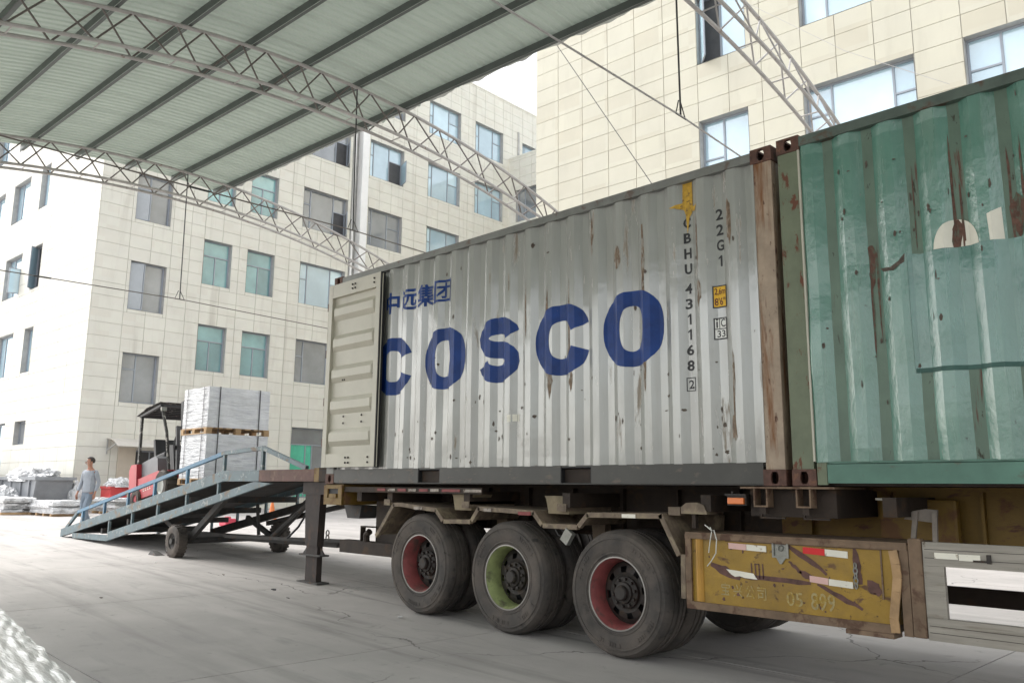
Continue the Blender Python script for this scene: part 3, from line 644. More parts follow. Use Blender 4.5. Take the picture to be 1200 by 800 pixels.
def one(x, z, h):
    return [([(x+.026,z),(x+.042,z),(x+.042,z+h),(x+.030,z+h),(x+.008,z+h*.80),(x+.008,z+h*.66),(x+.026,z+h*.78)], [(0,1,2,3,6),(3,4,5,6)])]
def rect(x0, x1, z0, z1): return [([(x0,z0),(x1,z0),(x1,z1),(x0,z1)], [(0,1,2,3)])]

def casting(mb, x0, x1, y0, y1, z0, z1, sign=1, rx=.032, rz=.052):
    """corner casting: block with an oval hole in its outer face"""
    n = 16; cx, cz = (x0+x1)/2, (z0+z1)/2; out = []; inn = []
    for i in range(n):
        a = 2*PI*(i+.5)/n; c, s = math.cos(a), math.sin(a); inn.append((cx+rx*c, cz+rz*s))
        k = min((x1-x0)/2/abs(c) if abs(c) > 1e-6 else 9, (z1-z0)/2/abs(s) if abs(s) > 1e-6 else 9); out.append((cx+c*k, cz+s*k))
    V = [(x, y0, z) for x, z in out]+[(x, y0, z) for x, z in inn]+[(x, y0+.022, z) for x, z in inn]+[(x, y0+.022, z) for x, z in out]
    F_ = [(i, (i+1)%n, n+(i+1)%n, n+i) for i in range(n)]+[(n+i, n+(i+1)%n, 2*n+(i+1)%n, 2*n+i) for i in range(n)]+[(2*n+i, 2*n+(i+1)%n, 3*n+(i+1)%n, 3*n+i) for i in range(n)]
    mb.add(V, F_)
    e = .0005; t = .016; up_ = z0 > 1
    mb.box(x0, x0+t, y0+e, y1, z0+e, z1-e); mb.box(x1-t, x1, y0+e, y1, z0+e, z1-e); mb.box(x0+t+e, x1-t-e, y1-t, y1, z0+e, z1-e); mb.box(x0+t+e, x1-t-e, y0+e, y1-t-e, z0, z0+t)
    if up_:      # opening in the top face
        mb.box(x0+t+e, x0+.055, y0+e, y1-t-e, z1-t, z1); mb.box(x1-.055, x1-t-e, y0+e, y1-t-e, z1-t, z1); mb.box(x0+.0555, x1-.0555, y0+e, y0+.028, z1-t, z1)
    else: mb.box(x0+t+e, x1-t-e, y0+e, y1-t-e, z1-t, z1)
    for (sx_, sz_) in ((x0, z0), (x1, z0), (x0, z1), (x1, z1)):
        nb = sorted(out, key=lambda q: (q[0]-sx_)**2+(q[1]-sz_)**2)[:2]
        mb.add([(sx_, y0, sz_), (nb[0][0], y0, nb[0][1]), (nb[1][0], y0, nb[1][1])], [(0,1,2)])
W_, H_ = 2.438, 2.591

# ---- grey container
GC = thing('shipping_container', 'grey shipping container with large blue lettering and its cream door folded back along the side', 'container', (3.03, 1.22, 0))
gw = Wall(.17, 5.885, .165, 2.515, 2.5237+.012, .2809, .008, .050, .0060, 1.3)
gw.sheet(GC, M_GREY)
mb = MB()
for (z0, z1, yy) in ((2.50, 2.572, -.004),): mb.box(.178, 5.88, yy, .075, z0, z1)
mb.build('top_rail', M_TOPRAIL, GC)
mb = MB(); pk = [(.178, 1.816), (2.18, 3.881), (4.24, 5.88)]
for a, b in pk: mb.box(a, b, -.002, .012, .012, .168)
mb.box(.178, 5.88, .013, .05, .160, .172); mb.box(.178, 5.88, .0125, .06, .004, .016)
mb.build('bottom_rail', M_GREYRAIL, GC)
for a, b in ((1.816, 2.18), (3.881, 4.24)):
    mb = MB()
    mb.box(a, a+.008, .0, .9, .013, .158); mb.box(b-.008, b, 0, .9, .013, .158); mb.box(a+.0085, b-.0085, .0, .9, .150, .158); mb.box(a+.0085, b-.0085, .0, .05, .013, .018)
    mb.build('forklift_pocket', M_SEAL_SHADE, GC)
for i, (x0, x1, mt) in enumerate(((0, .16, M_TOPRAIL), (5.90, 6.05, M_RUSTP))):
    mb = MB(); mb.box(x0, x1, .004, .16, .119, H_-.119); mb.build('corner_post', mt, GC)
    mb = MB(); mb.box(x0, x1, W_-.16, W_-.004, .119, H_-.119); mb.build('corner_post', mt, GC)
mb = MB(); mb.box(5.882, 5.902, -.002, .07, .17, 2.5); mb.build('post_flange', M_GREY, GC)
for x0, x1 in ((0, .178), (5.88, 6.058)):
    for z0, z1 in ((0, .118), (H_-.118, H_)):
        mb = MB(); casting(mb, x0, x1, -.006, .16, z0, z1); mb.build('corner_casting', M_CAST, GC)
        mb = MB(); mb.bbox(x0, x1, W_-.16, W_+.006, z0, z1, .008); mb.build('corner_casting', M_CAST, GC)
mb = MB(); mb.box(.17, 5.9, .06, W_-.06, 2.545, 2.56); mb.build('roof_panel', M_GREYRAIL, GC)
mb = MB(); mb.box(.17, 5.9, .05, W_-.05, .0035, .14); mb.build('floor', M_CHAS, GC)
mb = MB(); mb.box(.17, 5.9, W_-.05, W_-.01, .14, 2.55); mb.build('far_wall', M_GREY, GC)
mb = MB(); mb.box(5.95, 5.99, .16, W_-.16, .12, 2.5); mb.build('front_wall', M_GREYRAIL, GC)
# door folded back
mb = MB(); dy0, dy1 = -.062, -.020; xl, xr, z0, z1 = -.005, 1.095, .195, 2.475
fr = .085
mb.box(xl, xl+fr, dy0-.012, dy1, z0, z1); mb.box(xr-fr, xr, dy0-.012, dy1, z0, z1); mb.box(xl+fr+.001, xr-fr-.001, dy0-.010, dy1, z0, z0+.16); mb.box(xl+fr+.001, xr-fr-.001, dy0-.010, dy1, z1-.17, z1)
dr = mb.build('door', M_DOOR, GC, label='cream door seen from its ribbed inner side, folded back against the wall')
mb = MB(); za, zb = z0+.16, z1-.17; yy = [(za, 0)]
nr = 5; st = (zb-za)/nr
for i in range(nr):
    zc = za+st*(i+.5)+.0; yy += [(zc-.105, 0), (zc-.045, -.042), (zc+.045, -.042), (zc+.105, 0)]
yy.append((zb, 0)); V = []
for (z, d) in yy:
    for (x, k) in ((xl+fr, 0), (xl+fr+.05, 1), (xr-fr-.05, 1), (xr-fr, 0)): V.append((x, dy0+.03+d*k, z))
mb.add(V, [(4*i+j, 4*i+j+1, 4*i+5+j, 4*i+4+j) for i in range(len(yy)-1) for j in range(3)])
mb.build('ribbed_sheet', M_DOOR, dr, fixn=False)
mb = MB()
for (cx, cz) in [(x, z) for z in (z0+.05, z0+.11) for x in (.52, .58, xr-.12)]+[(x, z) for z in (z1-.06, z1-.11) for x in (.52, .58, xr-.12)]+[(x, z) for z in (.72, .80) for x in (.40, .78)]+[(x, z) for z in (1.25,) for x in (.35, .39)]+[(xr-.11, 1.28)]:
    V = [(cx+.012*math.cos(a*PI/4), dy0-.0115-(.002 if z0+.2 > cz or cz > z1-.17 else -.028), cz+.012*math.sin(a*PI/4)) for a in range(8)]
    k = [(x, y-.010, z) for (x, y, z) in V]; mb.add(V+k, [tuple(range(8, 16))]+[(i, (i+1)%8, 8+(i+1)%8, 8+i) for i in range(8)])
mb.build('rivet_hole', M_HUB, dr)
mb = MB(); mb.box(xr+.001, xr+.016, dy0-.010, dy1+.008, z0-.01, z1); mb.build('door_gasket', M_SEAL_SHADE, dr)
mb = MB(); mb.tube([(xr+.022, -.052, z0), (xr+.022, -.052, z1-.02)], .006, 6); mb.build('lock_rod', M_DOOR, dr)
for z in (.5, 1.0, 1.6, 2.2):
    mb = MB(); mb.box(-.03, -.006, -.07, .02, z-.05, z+.05); mb.build('hinge', M_CAST, dr)
# lettering
def letter_O(x0, x1, z0, z1): return ring((x0+x1)/2, (z0+z1)/2, (x1-x0)/2, (z1-z0)/2, (x1-x0)*.19, (z1-z0)*.30)
def letter_C(x0, x1, z0, z1):
    return ring((x0+x1)/2+.0, (z0+z1)/2, (x1-x0)/2, (z1-z0)/2, (x1-x0)*.21, (z1-z0)*.27, .34, 2*PI-.34)
def letter_S(x0, x1, z0, z1):
    w_, h = x1-x0, z1-z0; cx = (x0+x1)/2; P_ = []; t = .172; rX = w_/2-t/2; rz = h/4-t/4
    zt_, zb_ = z1-t/2-rz, z0+t/2+rz
    for i in range(15): a = .12+(1.5*PI-.12)*i/14; P_.append((cx+rX*math.cos(a), zt_+rz*math.sin(a)))
    for i in range(1, 15): a = .5*PI-(1.5*PI-.12)*i/14; P_.append((cx+rX*math.cos(a), zb_+rz*math.sin(a)))
    return stroke(P_, t)
for (ch, x0, x1) in (('C', .93, 1.60), ('O', 1.845, 2.50), ('S', 2.72, 3.30), ('C', 3.53, 4.20), ('O', 4.365, 5.00)):
    pl = dict(C=letter_C, O=letter_O, S=letter_S)[ch](x0, x1, 1.0, 1.668); gw.decal(pl, 'blue_letter', M_BLUE, GC)
for ch, xc in (('中', 1.20), ('远', 1.52), ('集', 1.835), ('团', 2.135)):
    h = .255; pl = text_polys(ch, h, xc-.125, 1.955, .25, bold=.014 if ch == '团' else .026, align='FIT'); gw.decal(pl, 'blue_character', M_BLUE, GC, off=.0025)
zc = 2.20; xs0 = 5.225
for ch in 'CBHU':
    pl = text_polys(ch, .088, xs0, zc-.088, .066, bold=.03, align='FIT'); gw.decal(pl, 'printed_code', M_BLACK, GC); zc -= .132
zc -= .035
for ch in '431168':
    pl = one(xs0+.004, zc-.088, .088) if ch == '1' else text_polys(ch, .088, xs0, zc-.088, .062, bold=.026, align='FIT'); gw.decal(pl, 'printed_code', M_BLACK, GC); zc -= .1275
zc -= .02
gw.decal(text_polys('2', .07, xs0+.008, zc-.085, .048, bold=.012, align='FIT'), 'printed_code', M_BLACK, GC)
for r_ in ((xs0-.008, xs0+.070, zc-.105, zc-.098), (xs0-.008, xs0+.070, zc+.0, zc+.007), (xs0-.008, xs0-.001, zc-.098, zc), (xs0+.063, xs0+.070, zc-.098, zc)): gw.decal(rect(*r_), 'printed_code', M_BLACK, GC)
zc = 2.205
for ch in '22G1':
    pl = one(5.532, zc-.092, .092) if ch == '1' else text_polys(ch, .092, 5.528, zc-.092, .066, bold=.026, align='FIT'); gw.decal(pl, 'printed_code', M_BLACK, GC); zc -= .129
def label_plate(name, x0, x1, z0, z1, m, frame=.010):
    o = gw.decal(rect(x0, x1, z0, z1), name, M_BLACK, GC, off=.003); gw.decal(rect(x0+frame, x1-frame, z0+frame, z1-frame), 'plate_face', m, o, off=.0045); return o
o = label_plate('height_label', 5.487, 5.607, 1.390, 1.572, M_YEL)
for t_, z in (('2,6m', 1.490), ("8'6\"", 1.410)): gw.decal(text_polys(t_, .062, 5.502, z, .09, bold=.012, align='FIT'), 'printed_text', mat('dark_red_print', (.10, .012, .01), .5), o, off=.006)
o = label_plate('class_label', 5.489, 5.600, 1.135, 1.310, M_WHITE)
gw.decal(text_polys('i', .072, 5.507, 1.230, .012, bold=.012, align='FIT'), 'printed_text', M_BLACK, o, off=.006)
gw.decal(text_polys('C', .064, 5.546, 1.234, .040, bold=.012, align='FIT'), 'printed_text', M_BLACK, o, off=.006)
gw.decal(text_polys('33', .055, 5.513, 1.153, .070, bold=.012, align='FIT'), 'printed_text', M_BLACK, o, off=.006)
gw.decal(rect(5.494, 5.595, 1.216, 1.223)+rect(5.531, 5.537, 1.223, 1.305), 'printed_text', M_BLACK, o, off=.006)
gw.decal([([(5.228,2.50),(5.318,2.50),(5.312,2.34),(5.325,2.25),(5.285,2.20),(5.262,2.06),(5.25,2.22),(5.224,2.30)], [(0,1,2,3,4,5,6,7)])], 'ochre_tape_strip', M_RTAPE, GC, off=.004)
gw.decal([([(5.11,2.305),(5.24,2.335),(5.345,2.275),(5.372,2.29),(5.35,2.235),(5.24,2.27)], [(0,1,2,3,4,5)])], 'ochre_tape_strip', M_RTAPE, GC, off=.0055)
gw.decal(text_polys('USA', .05, 3.17, .62, .2, bold=.01, align='FIT') if False else rect(3.17, 3.215, .60, .67)+rect(3.23, 3.275, .605, .672)+rect(3.285, 3.30, .60, .67), 'worn_white_mark', M_CREAMP, GC)
# scuffs: brown scraped patches along the inner flats and lower wall
rs = random.Random(5)
def blotch(cx, cz, rx, rz, rs_):
    n = 11; vv = [(cx+rx*math.cos(2*PI*i/n)*rs_.uniform(.45, 1.1), cz+rz*math.sin(2*PI*i/n)*rs_.uniform(.5, 1.1)) for i in range(n)]
    return [(vv+[(cx, cz)], [(i, (i+1) % n, n) for i in range(n)])]
M_SCUFF = mat('brown_scuff', (.17, .12, .08), .8, var=.3, vs=20, layers=[((40, 40, 10), .5, .6, (.30, .28, .24), .6)])
M_SCUFFD = mat('dark_scratch', (.09, .07, .055), .8, var=.3, vs=30)
pl = []
for (x, z, rx, rz) in ((3.70, 1.35, .02, .55), (3.74, .95, .035, .16), (3.98, 1.5, .014, .5), (3.97, 1.18, .04, .10), (4.0, .95, .03, .12), (4.82, 1.75, .03, .5), (4.83, 1.1, .025, .35), (4.54, 2.0, .05, .12), (4.26, 2.25, .02, .2), (5.66, .8, .02, .4), (5.65, .45, .03, .15), (5.37, 1.55, .03, .13), (5.36, 1.95, .012, .3), (5.66, 2.1, .03, .25), (3.42, 1.65, .012, .3), (3.18, 2.0, .008, .15), (2.9, 2.1, .008, .12)):
    gw.decal(blotch(x, z, rx, rz, rs), 'scraped_patch', M_SCUFF, GC, off=.0015)
pl = []
for i in range(72):
    x = rs.uniform(1.3, 5.8); z = rs.uniform(.22, 1.0) if i < 58 else rs.uniform(1.0, 2.4); pl += blotch(x, z, rs.uniform(.004, .022), rs.uniform(.006, .035), rs)
gw.decal(pl, 'scratch', M_SCUFFD, GC, off=.0018)

# ---- green container
GG = thing('shipping_container', 'dented green shipping container with peeling rusty paint behind the grey one', 'container', (9.15, 1.22, 0))
X0g = 6.105; H2 = H_+.012
nw = Wall(X0g+.175, X0g+5.88, .165, 2.525, 6.548-.0, .2865, .004, .048, .020, 5.1)
nw.sheet(GG, M_GREEN, minner=M_GINNER)
mb = MB(); mb.box(X0g+.18, X0g+5.88, -.006, .075, 2.51, 2.585); mb.build('top_rail', mat('dark_green_rail', (.09, .12, .10), .5, var=.2, vs=5, layers=[((7, 7, 7), .55, .65, (.10, .06, .04), .8)]), GG)
mb = MB(); mb.box(X0g+.26, X0g+5.88, -.003, .014, .02, .150); mb.box(X0g+.18, X0g+5.88, .0145, .06, .155, .17); mb.build('bottom_rail', M_GRAIL, GG)
mb = MB(); mb.box(X0g+.185, X0g+.255, -.001, .02, .008, .16); mb.build('rail_end', M_GPOST, GG)
for x0, x1 in ((X0g+.004, X0g+.160), (X0g+5.9, X0g+6.05)):
    mb = MB(); mb.box(x0, x1, .003, .16, .119, H2-.119); mb.build('corner_post', M_GPOST, GG)
    mb = MB(); mb.box(x0, x1, W_-.16, W_, .119, H2-.119); mb.build('corner_post', M_GPOST, GG)
mb = MB(); mb.box(X0g+.162, X0g+.176, -.003, .07, .17, 2.51); mb.build('post_flange', M_DOOR, GG)
for x0, x1 in ((X0g, X0g+.178), (X0g+5.88, X0g+6.058)):
    for z0, z1 in ((0, .118), (H2-.118, H2)):
        mb = MB(); casting(mb, x0, x1, -.006, .16, z0, z1); mb.build('corner_casting', M_CAST, GG)
        mb = MB(); mb.bbox(x0, x1, W_-.16, W_+.006, z0, z1, .008); mb.build('corner_casting', M_CAST, GG)
mb = MB(); mb.box(X0g+.17, X0g+5.9, .06, W_-.06, 2.55, 2.565); mb.build('roof_panel', M_GRAIL, GG)
mb = MB(); mb.box(X0g+.17, X0g+5.9, .05, W_-.05, .0035, .14); mb.build('floor', M_CHAS, GG)
mb = MB(); mb.box(X0g+.17, X0g+5.9, W_-.05, W_-.01, .14, 2.55); mb.build('far_wall', M_GREEN, GG)
mb = MB(); mb.box(X0g+.06, X0g+.10, .16, W_-.16, .12, 2.5); mb.build('front_wall', M_GREEN, GG)
for (cx0, cx1, base) in ((7.170, 7.425, 1.40),):
    cx = (cx0+cx1)/2; vv = [(cx, 1.50)]; n = 24
    for i in range(n+1):
        a = PI*i/n; vv.append((cx+(cx1-cx0)/2*1.05*math.cos(a), 1.49+.225*math.sin(a)**.8))
    nw.decal([(vv, [(0, i+1, i+2) for i in range(n)])], 'cream_letter', M_CREAMP, GG, off=.002)
nw.decal([([(7.498,1.49),(7.572,1.49),(7.568,1.735),(7.490,1.70)], [(0,1,2,3)])], 'cream_letter', M_CREAMP, GG, off=.002)
nw.decal([([(7.70,1.49),(7.78,1.49),(7.78,1.70),(7.69,1.74)], [(0,1,2,3)])], 'cream_letter', M_CREAMP, GG, off=.002)
nw.decal([([(6.985,.76),(8.6,.72),(8.6,1.50),(7.7,1.525),(7.15,1.515),(7.06,1.53),(6.985,1.55)], [(0,1,2,3,4,5,6)])], 'repainted_patch', M_GPATCH, GG, off=.0045)
mg = mat('patch_weld_line', (.035, .10, .082), .6)
nw.decal([([(6.99,.735),(8.6,.70),(8.6,.728),(6.99,.765)], [(0,1,2,3)])], 'weld_seam', mg, GG, off=.006)
pl = []; rg = random.Random(11)
M_RFL = mat('flaked_rust', (.12, .062, .045), .85, var=.3, vs=25, layers=[((30, 30, 12), .5, .6, (.10, .12, .085), .8)])
for (x, z, rx, rz) in ((6.745, 1.52, .04, .17), (6.735, 1.2, .012, .35), (6.78, 1.3, .008, .4), (7.295, 1.9, .012, .45), (7.34, 1.75, .012, .35), (7.30, 1.60, .05, .12), (7.05, 1.9, .006, .4), (7.625, 1.8, .012, .35), (7.66, 1.68, .05, .16), (7.70, 1.9, .01, .3)): nw.decal(blotch(x, z, rx, rz, rg), 'rust_patch', M_RFL, GG, off=.003)
pl = []
for i in range(45): pl += blotch(rg.uniform(6.35, 7.9), rg.uniform(.2, 2.45), rg.uniform(.003, .014), rg.uniform(.006, .04), rg)
pl += [([(6.80,1.48),(6.88,1.465),(6.94,1.50),(6.975,1.55),(6.97,1.49),(6.90,1.44),(6.82,1.45)], [(0,1,2,3,4,5,6)])]
nw.decal(pl, 'scratch', M_SCUFFD, GG, off=.0055)

# ------------------------------------------------------------------ trailer
TL = thing('semi_trailer', 'rusty ochre container trailer with three axles of dual wheels under the containers', 'trailer', (4.5, 1.22, -1.40))
AX = [(1.868, -.825), (3.189, -.860), (4.497, -.888)]
def part(name, m, fn, parent=TL, **k):
    mb = MB(); fn(mb); return mb.build(name, m, parent, **k)
for y in (.72, 1.66):
    for (xa_, xb_, mm_) in ((.37, 5.6, M_CHAS), (5.602, 12.2, M_OCHRE if y < 1 else M_CHAS)):  # rear stretch of the ochre beam darkened for shade behind the wheels
        part('main_beam', mm_, lambda b: (b.box(xa_, xb_, y, y+.14, -.03, -.0015), b.box(xa_, xb_, y, y+.14, -.47, -.45), b.box(xa_, xb_, y+.06, y+.075, -.45, -.03)))
part('gap_blocker_rail', M_CHAS, lambda b: b.box(.37, 12.2, 2.30, 2.36, -.10, -.0015))  # added along the far side to block the bright gap under the containers
x = .9
while x < 12:
    part('stiffener', M_OCHRE if x > 5.6 else M_CHAS, lambda b: b.box(x, x+.02, .725, .778, -.449, -.031)); x += .62
for x in (.6, 1.2, 2.5, 3.85, 5.3, 6.7, 7.6, 9, 11):
    part('cross_member', M_CHAS, lambda b: b.box(x, x+.09, .06, 2.29, -.20, -.072))
# rear bolster (ochre) with twistlock
def bol(b):
    b.box(-.03, .36, .0, .02, -.25, -.17); b.box(-.03, .05, 0, .02, -.168, -.02); b.box(.28, .36, 0, .02, -.168, -.02); b.box(.052, .278, 0, .02, -.06, -.02); b.box(.10, .25, -.012, .03, -.169, -.12)
    b.box(-.03, .36, .025, 2.4, -.019, -.008); b.box(-.03, .36, .025, 2.4, -.25, -.24); b.box(.34, .36, .03, 2.4, -.238, -.022)
part('rear_bolster', M_OCHRE, bol)
part('rear_cross_beam', M_CHAS, lambda b: b.box(-.02, .33, .06, 2.38, -.238, -.021))
part('twistlock_recess', M_SEAL_SHADE, lambda b: b.box(.05, .28, .022, .05, -.168, -.06))  # black block stands for the shade inside the bolster opening
def edge(b):
    b.box(.37, 2.8, .03, .05, -.095, -.035)
part('edge_strip', M_CHAS, edge)
x = 1.05; k = 0
M_TRED = mat('dirty_red_tape', (.20, .03, .03), .6, var=.3, vs=12); M_TWH = mat('dirty_white_tape', (.30, .26, .22), .6, var=.3, vs=12, layers=[((20, 20, 20), .5, .6, (.08, .05, .035), .8)])
while x < 2.6:
    L_ = .15 if k < 6 else .3; part('reflective_tape', M_TRED if k % 2 == 0 else M_TWH, lambda b: b.box(x, x+L_*(.9 if k % 2 else .95), .024, .0295, -.078, -.050)); x += L_+.04; k += 1
# bolster at the joint of the two containers
def jb(b):
    b.box(5.70, 6.42, -.03, .5, -.020, -.006)
part('joint_plate', M_BOXF, jb)
part('joint_cross_beam', M_CHAS, lambda b: b.box(5.72, 6.38, .08, 2.4, -.22, -.022))
for x in (5.80, 6.13):
    part('twistlock_bracket', M_BOXF, lambda b: (b.box(x, x+.012, -.02, .07, -.14, -.021), b.box(x+.10, x+.112, -.02, .07, -.14, -.021), b.box(x, x+.112, -.02, .07, -.152, -.1405)))
    part('twistlock_handle', M_CHAS, lambda b: (b.box(x+.04, x+.09, -.01, .04, -.20, -.153), b.box(x+.05, x+.24, -.02, .0, -.232, -.220), b.box(x+.05, x+.062, -.02, 0, -.219, -.201)))
part('rounded_bracket', M_FEND, lambda b: b.extrude([(5.12,-.22),(5.12,-.17),(5.17,-.135),(5.27,-.13),(5.33,-.15),(5.36,-.22)], .05, .2))
part('bracket_stem', M_CHAS, lambda b: b.box(5.2, 5.235, .08, .12, -.33, -.221))
# orange side lamp
lamp = part('marker_lamp', M_HUB, lambda b: (b.box(5.55, 5.725, .0, .06, -.075, -.06), b.box(5.565, 5.725, .01, .06, -.145, -.0755), b.tube([(5.6, .03, -.06), (5.6, .03, -.04)], .01, 6)), label='orange marker lamp')
part('lamp_lens', M_ORANGE, lambda b: b.bbox(5.578, 5.712, -.014, .012, -.135, -.088, .006), lamp)
# axles, springs
for (ax, az) in AX:
    part('axle', M_CHAS, lambda b: b.tube([(ax, .1, az), (ax, 2.34, az)], .07, 12), smooth=True)
    part('leaf_spring', M_CHAS, lambda b: [b.beam((ax-.5+.05*i, .62, az+.20-.022*i), (ax+.5-.05*i, .62, az+.20-.022*i), .075, .018) for i in range(6)])
    part('spring_clamp', M_CHAS, lambda b: (b.box(ax-.07, ax+.07, .57, .68, az+.04, az+.26)))
for x in (1.2, 2.53, 3.84, 5.05):
    part('spring_hanger', M_FEND, lambda b: b.extrude([(x-.09,-.24),(x+.09,-.24),(x+.06,-.62),(x-.06,-.62)], .58, .67))
    part('fender_stay', M_FEND, lambda b: b.box(x-.05, x+.06, .05, .7, -.235, -.17))
for x, wd in ((2.44, .34), (3.76, .34)):
    part('spring_seat', mat('muddy_casting', (.21, .17, .11), .85, var=.25, vs=6), lambda b: (b.extrude([(x-wd/2,-.10),(x+wd/2,-.10),(x+wd/2-.02,-.13),(x+wd/2-.04,-.26),(x-wd/2+.05,-.26),(x-wd/2+.02,-.13)], .10, .36)))
# fenders: bent sheet with a lip along the outer edge
FZ = [(1.08,-.56),(1.145,-.50),(1.40,-.205),(1.52,-.20),(2.15,-.245),(2.27,-.355),(2.68,-.345),(2.79,-.212),(3.56,-.235),(3.67,-.345),(4.08,-.345),(4.19,-.235),(4.98,-.222),(5.15,-.53),(5.145,-.86)]
fd = part('fender', M_FEND, lambda b: b.strip(FZ, .03, .66, .006))
part('fender_lip', M_FEND, lambda b: b.strip(FZ, -.012, .029, .042), fd)
for (x0, x1, z, m_) in ((1.78, 1.92, -.25, M_TWH), (3.36, 3.52, -.262, M_TRED), (4.58, 4.72, -.25, M_REFW), (2.88, 3.0, -.243, M_TWH)):
    part('fender_reflector', m_, lambda b: b.box(x0, x1, -.018, -.0125, z-.018, z+.014), fd)
part('dangling_lamp', M_STEEL, lambda b: b.beam((3.93, .0, -.50), (4.00, .0, -.40), .05, .09, upv=(.6,0,-.4)), label='small lamp dangling from the fender by its wires')
part('lamp_wire', M_WIRE, lambda b: (b.tube([(3.80, 0, -.37), (3.86, -.01, -.44), (3.95, 0, -.47)], .004, 4), b.tube([(3.86, 0, -.37), (3.92, 0, -.42)], .004, 4)))
# rear low beam and plates
part('low_beam', M_CHAS, lambda b: b.box(-.06, 1.45, .28, .42, -.83, -.68))
part('mudflap_plate', M_CHAS, lambda b: b.box(.58, 1.5, .36, .38, -.68, -.20))
part('bracket', M_CHAS, lambda b: (b.box(.36, .375, .29, .36, -.679, -.50), b.box(.376, .60, .29, .36, -.515, -.50)))
part('valve', M_CHAS, lambda b: b.tube([(.48, .3, -.679), (.48, .3, -.60), (.54, .3, -.56)], .04, 8))
part('hanging_box', M_RAMPD, lambda b: b.extrude([(-.10,-.26),(.28,-.26),(.24,-.42),(-.02,-.42)], .35, .6))
# wheels
TYP = [(.295,.02),(.30,.0),(.318,-.004),(.322,-.012),(.330,-.012),(.335,-.008),(.36,-.014),(.40,-.019),(.440,-.018),(.444,-.023),(.452,-.022),(.456,-.015),(.478,-.008),(.484,-.008),(.490,.0),(.503,.016),(.506,.022),(.515,.045)]
ty = TYP+[(.517,.07),(.505,.072),(.505,.082),(.518,.084),(.519,.125),(.506,.127),(.506,.153),(.519,.155),(.518,.196),(.505,.198),(.505,.208),(.517,.21)]+[(r, .28-y) for r, y in TYP[::-1]]
def make_wheel(ax, az, rimm):
    for nm, (cx, cz), y0, outer in ((('dual_wheel', (ax, az), .0, True)),):
        wh = MB(); wh.lathe(ty, 56, (cx, y0+.012, cz)); wh.lathe(ty, 40, (cx, y0+.345, cz)); wo = wh.build('wheel', M_TYRE, TL, smooth=True)
    lt = MB(); rl = random.Random(int(ax*100))
    for a0 in (.6, 2.4, 4.3, 5.3):
        for i in range(9):
            if rl.random() < .15: continue
            a = a0+i*.062; c_, s_ = math.cos(a), math.sin(a); p0 = Vector((cx+c_*.392, .012-.0205, cz+s_*.392)); p1 = Vector((cx+c_*.424, .012-.0205, cz+s_*.424)); lt.beam(p0, p1, .014, .006, upv=(0, 1, 0))
    lt.build('moulded_mark', M_TYRE, wo, kind='stuff')
    rm = MB(); rm.lathe([(.300,.006),(.296,-.004),(.286,-.002),(.283,.010),(.272,.03),(.262,.10),(.258,.19),(.262,.24)], 48, (cx, .012, cz)); rm.build('rim', rimm, wo, smooth=True)
    lp = MB(); lp.lathe([(.301,.004),(.299,-.007),(.289,-.008),(.285,.002)], 48, (cx, .012, cz)); lp.build('rim_lip', M_LIP, wo, smooth=True)
    ds = MB(); n = 40; yb_ = .19; rings = [(.26, .17), (.215, .14), (.165, .125), (.13, .135)]
    V = [(cx+r*math.cos(2*PI*j/n), .012+y, cz+r*math.sin(2*PI*j/n)) for (r, y) in rings for j in range(n)]
    Fc = []
    for i in range(3):
        for j in range(n):
            if i == 1 and j % 5 in (0, 1): continue
            Fc.append((i*n+j, i*n+(j+1)%n, (i+1)*n+(j+1)%n, (i+1)*n+j))
    ds.add(V, Fc)
    for i in range(2):   # hand-hole walls
        pass
    ds.build('rim_disc', M_HUB, wo)
    hb = MB(); hb.lathe([(.001,.035),(.05,.035),(.06,.045),(.062,.075),(.085,.08),(.09,.10),(.13,.11),(.135,.16)], 28, (cx, .012, cz)); hb.build('hub', M_HUB, wo, smooth=True)
    for k in range(10):
        a = 2*PI*(k+.3)/10; nb = MB(); px_, pz_ = cx+.112*math.cos(a), cz+.112*math.sin(a); nb.tube([(px_, .092, pz_), (px_, .13, pz_)], .014, 6); nb.build('wheel_nut', M_HUB, wo)
    bk = MB(); bk.lathe([(.001,.21),(.27,.21)], 24, (cx, .012, cz)); bk.build('rim_shadow_plate', M_SEAL_SHADE, wo)  # black plate stands for the shade behind the hand holes
    f2 = MB(); f2.lathe(ty, 32, (cx, 1.81, cz)); f2.lathe(ty, 32, (cx, 2.145, cz)); f2.lathe([(.29,.0),(.28,.1),(.001,.12)], 24, (cx, 2.30, cz)); f2.build('wheel', M_TYRE, TL, smooth=True)
for (ax, az), m_ in zip(AX, (M_RIMR, M_RIMG, M_RIMR)): make_wheel(ax, az, m_)
